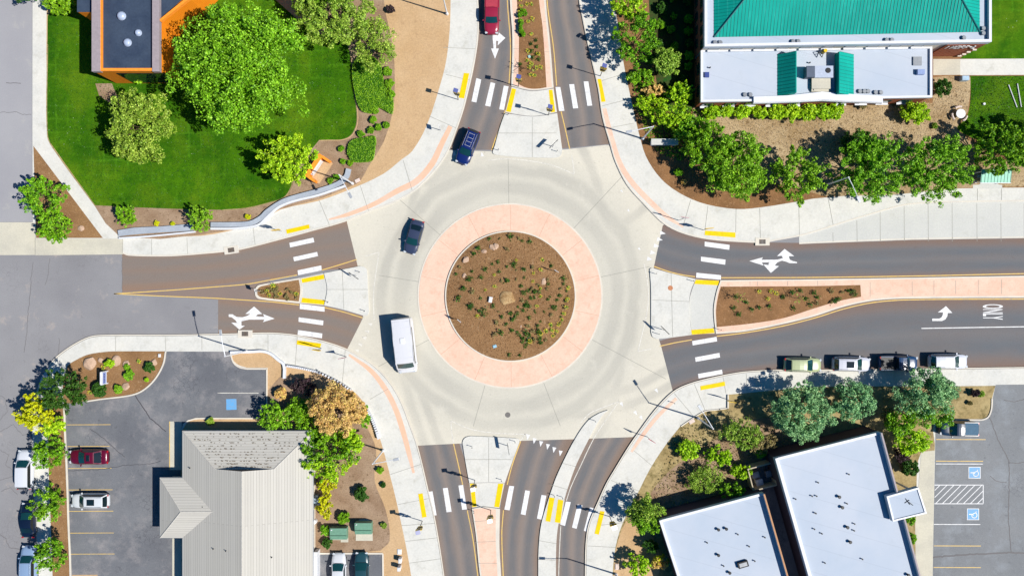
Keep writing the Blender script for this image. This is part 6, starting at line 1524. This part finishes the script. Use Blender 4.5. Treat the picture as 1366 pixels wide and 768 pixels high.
tree(940,640,32,0,2.4,'olive','sprawling sparse olive shrub above the smaller white roof', 'shrub', ry=20, trunk=False, sparse=True, dens=1.1, size=.26)
tree(975,655,17,0,3,'bright','bright green shrub at the edge of the smaller white roof', 'shrub', ry=13, trunk=False, spiky=.7)
tree(988,628,16,0,2.6,'ygreen','yellow green shrub left of the equipment enclosure', 'shrub', ry=10, trunk=False, spiky=.6)
tree(1014,602,10,0,2.4,'bright','small bright shrub above the equipment enclosure', 'shrub', ry=9, trunk=False)
tree(861,687,28,0,5.2,'olive','olive green tree at the left corner of the smaller white roof', 'garden_tree', ry=28, leaf2=('mid', -.1), dens=1.1, size=.3)
tree(850,752,18,0,2.6,'ygreen','bright shrub near the bottom lamp', 'shrub', ry=15, trunk=False, spiky=.6)
tree(881,748,14,0,2.4,'yellow','golden shrub beside the smaller white roof', 'shrub', ry=13, trunk=False, leaf2=('orange', .2))
tree(868,728,12,0,2,'dark','dark green shrub above the golden shrub', 'shrub', ry=10, trunk=False)
tree(1213,690,9,0,1.2,'mid','green shrub just below the entrance canopy', 'shrub', ry=14, trunk=False)
tree(1216,718,7,0,1.0,'bright','lowest green shrub between the larger white roof and pale path', 'shrub', ry=9, trunk=False)
tree(1299,524,9,0,.9,'purple','small dark purple shrub in the bed above the right parking lot', 'shrub', ry=5, trunk=False)
tree(1308,525,7,0,.7,'olive','small olive shrub right of the dark purple one', 'shrub', ry=4, trunk=False)
tree(1293,537,4,0,.5,'brownish','tiny dry shrub below the dark purple one', 'shrub', ry=2.5, trunk=False)

# clipped hedges: shaped juniper beds
def hedge(pts, h, lb):
    c_ = poly(*[pts], n=4); cx_ = sum(p[0] for p in c_)/len(c_); cy_ = sum(p[1] for p in c_)/len(c_)
    root = empty('clipped_hedge', (*P(cx_, cy_), ZB), lb, 'hedge', 'clipped hedges by the tan dirt'); ox, oy = P(cx_, cy_)
    w_ = [(P(x, y, h)[0]-ox, P(x, y, h)[1]-oy) for x, y in c_]
    b = MB(); b.prism([(x*.97, y*.97) for x, y in w_], 0, h-.08); b.build('core', M['hedgecore'], root)
    P_ = np.array(w_); mn, mx = P_.min(0), P_.max(0); out = []
    def inside(q):
        r_ = False; j = len(w_)-1
        for i in range(len(w_)):
            if (w_[i][1] > q[1]) != (w_[j][1] > q[1]) and q[0] < (w_[j][0]-w_[i][0])*(q[1]-w_[i][1])/(w_[j][1]-w_[i][1])+w_[i][0]: r_ = not r_
            j = i
        return r_
    n = int((mx[0]-mn[0])*(mx[1]-mn[1])*190)
    for _ in range(n):
        q = nrg.uniform(mn, mx)
        if inside(q): out.append((q[0], q[1], h-.05+nrg.uniform(-.05, .08)))
    for i in range(len(w_)):
        a_, b2 = np.array(w_[i]), np.array(w_[(i+1) % len(w_)])
        for _ in range(int(np.linalg.norm(b2-a_)*60)): q = a_+(b2-a_)*nrg.random(); out.append((q[0], q[1], nrg.uniform(.1, h)))
    v = leaves(len(out), np.array(out), np.full(len(out), .05), .11, up=1.6, jit=.4)
    leaf_obj('foliage', v, LEAF['mid'], root)
M['hedgecore'] = plain('hedge_core', (40,80,12), .9, .1, k=1.0)
hedge([(471,84),(470,100),(473,120),(478,140),(485,149),(498,150),(503,142),(510,145),(523,151),(523,128),(515,118),(510,100),(508,88),(500,78),(485,72),(471,84)], .6, 'larger clipped green hedge on the bed between lawn and tan dirt')
hedge([(463.5,205),(465,193),(472,186),(485,184),(500,182),(499,205),(496,214),(485,216),(470,215),(463.5,205)], .6, 'smaller clipped green hedge near the orange monument sign')
proto = None
def ball(x, y, r_, lb, gp, leaf='mid', h=None):
    return tree(x, y, r_, 0, max(.5, r_*.14), leaf, lb, 'ball_shrub', gp, trunk=False, dens=1.7, size=.2, nclump=24)
for x, y in ((501,147.5),(498,160),(505,170),(515.5,167),(494.5,174),(482,178)): ball(x, y, 5.2, 'small green ball shrub in the cluster between the two clipped hedges', 'ball shrubs between the clipped hedges')
for x, y, lb in ((457.5,216,'small green ball shrub left of the pair above the retaining wall'),(467.5,217.5,'small green ball shrub right of the pair above the retaining wall'),(455,198.5,'single ball shrub above the pair by the smaller clipped hedge'),(441,241,'tiny ball shrub right beside the orange monument sign'),(449,236,'tiny ball shrub between monument sign and retaining wall')): ball(x, y, 4.4, lb, 'ball shrubs near the monument sign')
for x, y in ((517,96),(520,112),(521,126)): ball(x, y, 7, 'green ball shrub in the row at the right side of the larger hedge', 'row of ball shrubs beside the tan dirt')
ball(231,298.5,3,'tiny yellow shrub left of the bright young tree',None,'yellow'); ball(210,298,4,'tiny yellow shrub above the left retaining wall',None,'yellow')
ball(331,289,4,'tiny yellow shrub above the curved retaining wall',None,'yellow')
ball(521,13,6,'small dark shrub on the tan dirt at the top',None,'purple')

# small plants in the beds
def tuft_proto(name, leaf, flower, n=26, h=.45, r_=.32, size=.16):
    c = np.array([[nrg.normal()*r_*.5, nrg.normal()*r_*.5, nrg.uniform(.1, h)] for _ in range(n)])
    v = leaves(n*4, c, np.full(n, .10), size, up=.4)
    me = leaf_obj(name, v, LEAF[leaf]).data; bpy.data.objects.remove(bpy.data.objects[-1]) if False else None
    fl = None
    if flower:
        f_ = []
        for k in range(16): a = 2*math.pi*k/16+nrg.normal()*.15; rr = r_*nrg.uniform(.7, 1.15); f_.append([rr*math.cos(a), rr*math.sin(a), h+nrg.uniform(-.05, .08)])
        f_ = np.array(f_); fv = leaves(30, f_, np.full(16, .06), .11, up=1.5, jit=.3); fl = leaf_obj('flowers', fv, M['petal']).data
    return me, fl
protos = {}
for key, leaf, fl, kw in (('green','dark',False,{}), ('dark','dark',False,{}), ('flower','olive',True,dict(n=12)), ('brown','brownish',False,{}), ('bigdark','dark',False,dict(n=60,h=.6,r_=.6))):
    protos[key] = [tuft_proto('proto', leaf, fl, **kw) for _ in range(3)]
for o_ in [o for o in list(bpy.data.objects) if o.name.startswith('proto') or (o.name.startswith('flowers') and o.parent is None)]: bpy.data.objects.remove(o_)
def plant(x, y, key, s, z, lb, gp, name='small_plant'):
    me, fl = protos[key][R.randrange(3)]; me.name = 'foliage'
    o = bpy.data.objects.new(name if not fl else 'flowering_plant', me); col.objects.link(o); o.location = (*P(x, y, z+.2), z); o.rotation_euler = (0, 0, R.uniform(0, 6)); o.scale = (s, s, s)
    tag(o, lb, 'plant', gp)
    if fl:
        f = bpy.data.objects.new('flowers', fl); col.objects.link(f); f.parent = o
    return o
def ci(x, y): return (590+x/4.04, 300+y/4.04)
def ciz(x, y): 
    q = 1-(math.dist((x, y), (681, 395))/86)**2; return .225+.475*max(0, q)
for i, (x, y) in enumerate(((160,250),(210,283),(270,210),(300,200),(305,252),(232,238),(150,300),(115,343),(165,357),(205,395),(155,438),(303,467),(368,477),(275,435),(320,305),(350,300),(385,210),(400,245),(440,240),(443,283),(400,293),(425,328),(440,365),(432,403),(497,358),(480,397),(565,348),(570,400),(410,443),(410,475),(380,510),(345,535),(290,523),(322,495),(315,580),(278,592),(375,568),(450,580),(483,573),(470,597),(440,612),(465,545),(515,543),(520,577),(497,618),(527,613),(465,628),(560,618),(530,635),(605,445),(585,487),(655,290),(587,217),(485,225),(350,225),(75,265),(95,228),(170,155),(195,130),(310,75),(370,62),(430,85),(415,75),(470,90),(255,75),(350,130),(460,437),(445,437),(475,437),(360,700),(420,700),(660,440),(665,410))):
    x, y = ci(x, y); plant(x, y, ('dark','green','brown')[(i*7) % 3 if i > 6 else 0], R.uniform(.5, 1.15), ciz(x, y)-.02, 'small leafy tuft without flowers in the central island mulch', 'leafy tufts on the central island')
for x, y in ((280,270),(282,330),(188,490),(540,187),(493,258),(490,302),(530,342),(530,385),(510,437),(530,240),(400,190),(232,350)):
    x, y = ci(x, y); plant(x, y, 'flower', R.uniform(.55, .8), ciz(x, y)-.02, 'scattered yellow flowering plant inside the central island', 'yellow flowers scattered on the central island')
for x, y in ((678,338),(672,400),(668,443),(655,478),(645,510),(628,535),(585,537),(560,570),(593,568),(598,597),(618,573),(530,583),(475,625)):
    x, y = ci(x, y); plant(x, y, 'flower', R.uniform(.7, .95), ciz(x, y)-.02, 'yellow flowering plant in the drift along the lower right rim of the central island', 'yellow flowers along the lower right rim')
for k_ in range(46):
    t_ = R.uniform(-.5, 1.5); rr = R.uniform(20, 80); x, y = 681+rr*math.cos(t_), 395+rr*math.sin(t_)
    plant(x, y, R.choice(('dark','brown','green')), R.uniform(.4, .8), ciz(x, y)-.02, 'tiny leafy tuft in the lower right half of the central island', 'tiny tufts on the central island')
x, y = ci(88, 395); plant(x, y, 'green', 1.1, ciz(x, y), 'bright green tuft alone at the left of the central island', None)
x, y = ci(220, 465); plant(x, y, 'bigdark', 1.0, ciz(x, y), 'large dark tuft left of centre on the central island', None)
for x, y in ((145,290),(385,215),(150,440)): 
    x, y = ci(x, y); plant(x, y, 'bigdark', .7, ciz(x, y), 'medium dark tuft on the left half of the central island', 'medium dark tufts on the central island')
# north median
nm = lambda x, y: (640+x/6.4, y/6.4)
for x, y in ((353,52),(405,37),(442,37),(340,105),(450,160),(413,185),(440,293),(410,437),(500,462),(405,517),(435,560),(485,585),(520,572),(437,640),(468,645),(342,2),(440,545),(425,575)):
    x, y = nm(x, y); plant(x, y, 'flower', .75, ZI+.01, 'yellow flowering plant in the north median bed', 'yellow flowers in the north median')
for i, (x, y) in enumerate(((480,345),(438,375),(486,398),(443,437),(490,458),(455,492),(505,508),(345,550),(355,300))):
    x, y = nm(x, y); plant(x, y, 'dark', .8, ZI+.01, 'small dark tuft in the north median bed', 'dark tufts in the north median')
for i, (x, y) in enumerate(((370,95),(385,120),(345,130),(350,190),(350,225),(350,265),(370,295))):
    x, y = nm(x, y); tree(x, y, 4.2, 0, .8, 'mid', 'green shrub in the dense line at the left edge of the north median', 'median_shrub', 'green shrubs in the north median', trunk=False, size=.2, z=ZI, dens=.6, nclump=14)
# bare little tree in the median casting a twiggy shadow
def twig(x, y, h, lb, spread=.9, z=ZI, n=12, seed=3):
    rr = random.Random(seed); r = empty('bare_sapling', (*P(x, y), z), lb, 'sapling'); b = MB(); b.tube((0,0,0),(0,0,h*.7),.045,.02,6)
    for i in range(n):
        a = rr.uniform(0, 6.28); z0 = rr.uniform(.35,.7)*h; q = (math.cos(a)*spread*rr.uniform(.5,1), math.sin(a)*spread*rr.uniform(.5,1), z0+rr.uniform(.2,.4)*h)
        b.tube((0,0,z0), q, .022, .01, 5)
        a2 = a+rr.uniform(-.8,.8); b.tube(q, (q[0]+math.cos(a2)*.3, q[1]+math.sin(a2)*.3, q[2]+.2), .012, .008, 4)
    b.build('stem', M['bark'], r)
    c = np.array([[rr.uniform(-1,1)*spread*.8, rr.uniform(-1,1)*spread*.8, rr.uniform(.6,1.05)*h] for _ in range(16)]); leaf_obj('leaves', leaves(60, c, np.full(16,.12), .14), LEAF['olive'], r)
twig(709, 95, 3.2, 'thin bare sapling in the north median bed')
twig(983, 397, 2.4, 'thin bare sapling at the left end of the east median bed', seed=5, spread=.7)
twig(1060, 397.5, 2.2, 'thin bare sapling in the middle of the east median bed', seed=8, spread=.7)
# east median
em = lambda x, y: (810+x/3.84, 380+y/3.84)
for x, y in ((778,33),(838,33),(865,43),(822,68)): x, y = em(x, y); plant(x, y, 'flower', .85, ZI+.01, 'yellow flowering plant in the east median bed', 'yellow flowers in the east median')
for x, y in ((660,60),(650,118),(675,150),(740,125),(780,115),(832,112),(715,88),(950,38),(990,30),(1022,70),(955,117),(900,60),(1040,100),(1060,40)): x, y = em(x, y); plant(x, y, R.choice(('green','dark')), .9, ZI+.01, 'small green tuft in the left part of the east median bed', 'green tufts in the east median')
for i in range(16):
    x = R.uniform(1090, 1143); y = R.uniform(384, 407-(x-1090)*.2); plant(x, y, R.choice(('brown','green')), .8, ZI+.01, 'brownish tuft in the right end of the east median bed', 'brownish tufts in the east median')
# west island
for i in range(26):
    x = R.uniform(350, 397); hw = 4+(x-345)*.2; y = 388+R.uniform(-hw, hw); plant(x, y, 'brown' if i % 5 else 'flower', .8, ZI+.01, 'dry tuft in the planted tip of the west island' if i % 5 else 'yellow flowering plant in the planted tip of the west island', 'tufts in the west island' if i % 5 else 'yellow flowers in the west island')
for x, y, lb in ((186,482,'yellow flower clump near the top of the sign bed'),(138.5,490,'yellow flower clump above the small blue sign'),(120.5,523,'yellow flower clump left of the largest ball shrub')): plant(x, y, 'flower', .9, ZB+.02, lb, None)
for x, y in ((1037,0),): pass

# lawn and bed ground cover that nobody could count
def scatter(name, pts, n, size, leaf, z, seed, h=.08, hole=None):
    c_ = poly(*[pts], n=1); P_ = np.array(c_); mn, mx = P_.min(0), P_.max(0); q = nrg.uniform(mn, mx, (n*2, 2)); ins = np.zeros(len(q), bool); j = len(c_)-1
    for i in range(len(c_)):
        xi, yi, xj, yj = *c_[i], *c_[j]
        if yi != yj: cond = ((yi > q[:,1]) != (yj > q[:,1])) & (q[:,0] < (xj-xi)*(q[:,1]-yi)/(yj-yi)+xi); ins ^= cond
        j = i
    q = q[ins][:n]; w_ = np.stack([(q[:,0]-CX)*S, (CY-q[:,1])*S, np.full(len(q), z)+nrg.uniform(0, h, len(q))], 1)
    v = leaves(len(w_), w_, np.full(len(w_), .02), size, up=.6, jit=1.0); o = leaf_obj(name, v, leaf); tag(o, kind='stuff'); return o
tag(scatter('grass', lawnp, 30000, .12, LEAF['dark'], Z(3), 1), 'mown green grass of the northwest lawn', 'grass', None, 'stuff')
tag(scatter('grass', [(1296,103),(1410,103),(1410,210),(1350,200),(1312,186),(1282,170),(1292,150)], 8000, .12, LEAF['dark'], Z(3), 2), 'mown grass right of the round white table', 'grass', None, 'stuff')
tag(scatter('ground_cover', [(840,100),(862,96),(880,120),(915,140),(935,150),(960,170),(940,205),(905,215),(880,205),(866,190),(850,150)], 3500, .24, LEAF['mid'], Z(1), 3, .35), 'low leafy ground cover under the northeast shrubs', 'ground cover', None, 'stuff')
tag(scatter('ground_cover', [(905,570),(960,560),(1100,575),(1030,615),(990,650),(900,680),(850,690),(880,630)], 4200, .2, LEAF['brownish'], Z(2), 4, .2), 'dry weeds over the southeast bed', 'ground cover', None, 'stuff')
tag(scatter('wood_chips', [(930,160),(960,158),(1200,140),(1290,110),(1288,155),(1260,190),(1200,215),(1100,225),(1020,185)], 9000, .13, M['chipbit'] if 'chipbit' in M else plain('pale_wood_chip',(214,192,160),.9,.1), Z(2), 5, .05), 'pale wood chips scattered below the brick building', 'wood chips', None, 'stuff')
tag(scatter('mulch_chips', ring_pts(84), 6000, .15, plain('brown_bark_chip',(176,132,92),.9,.1), .3, 6, .02), 'bark chips on the central island', 'bark chips', None, 'stuff')
for o_ in bpy.data.objects:
    if o_.name.startswith('mulch_chips'):
        me = o_.data; co = np.empty(len(me.vertices)*3); me.vertices.foreach_get('co', co); co = co.reshape(-1, 3)
        cx_, cy_ = P(681, 395); rr = np.hypot(co[:,0]-cx_, co[:,1]-cy_)/8.56; co[:,2] += .225+.475*np.clip(1-rr**2, 0, 1)-.3+.03
        me.vertices.foreach_set('co', co.ravel())
# duplicated seam child cleanup: nothing rendered outside the named objects
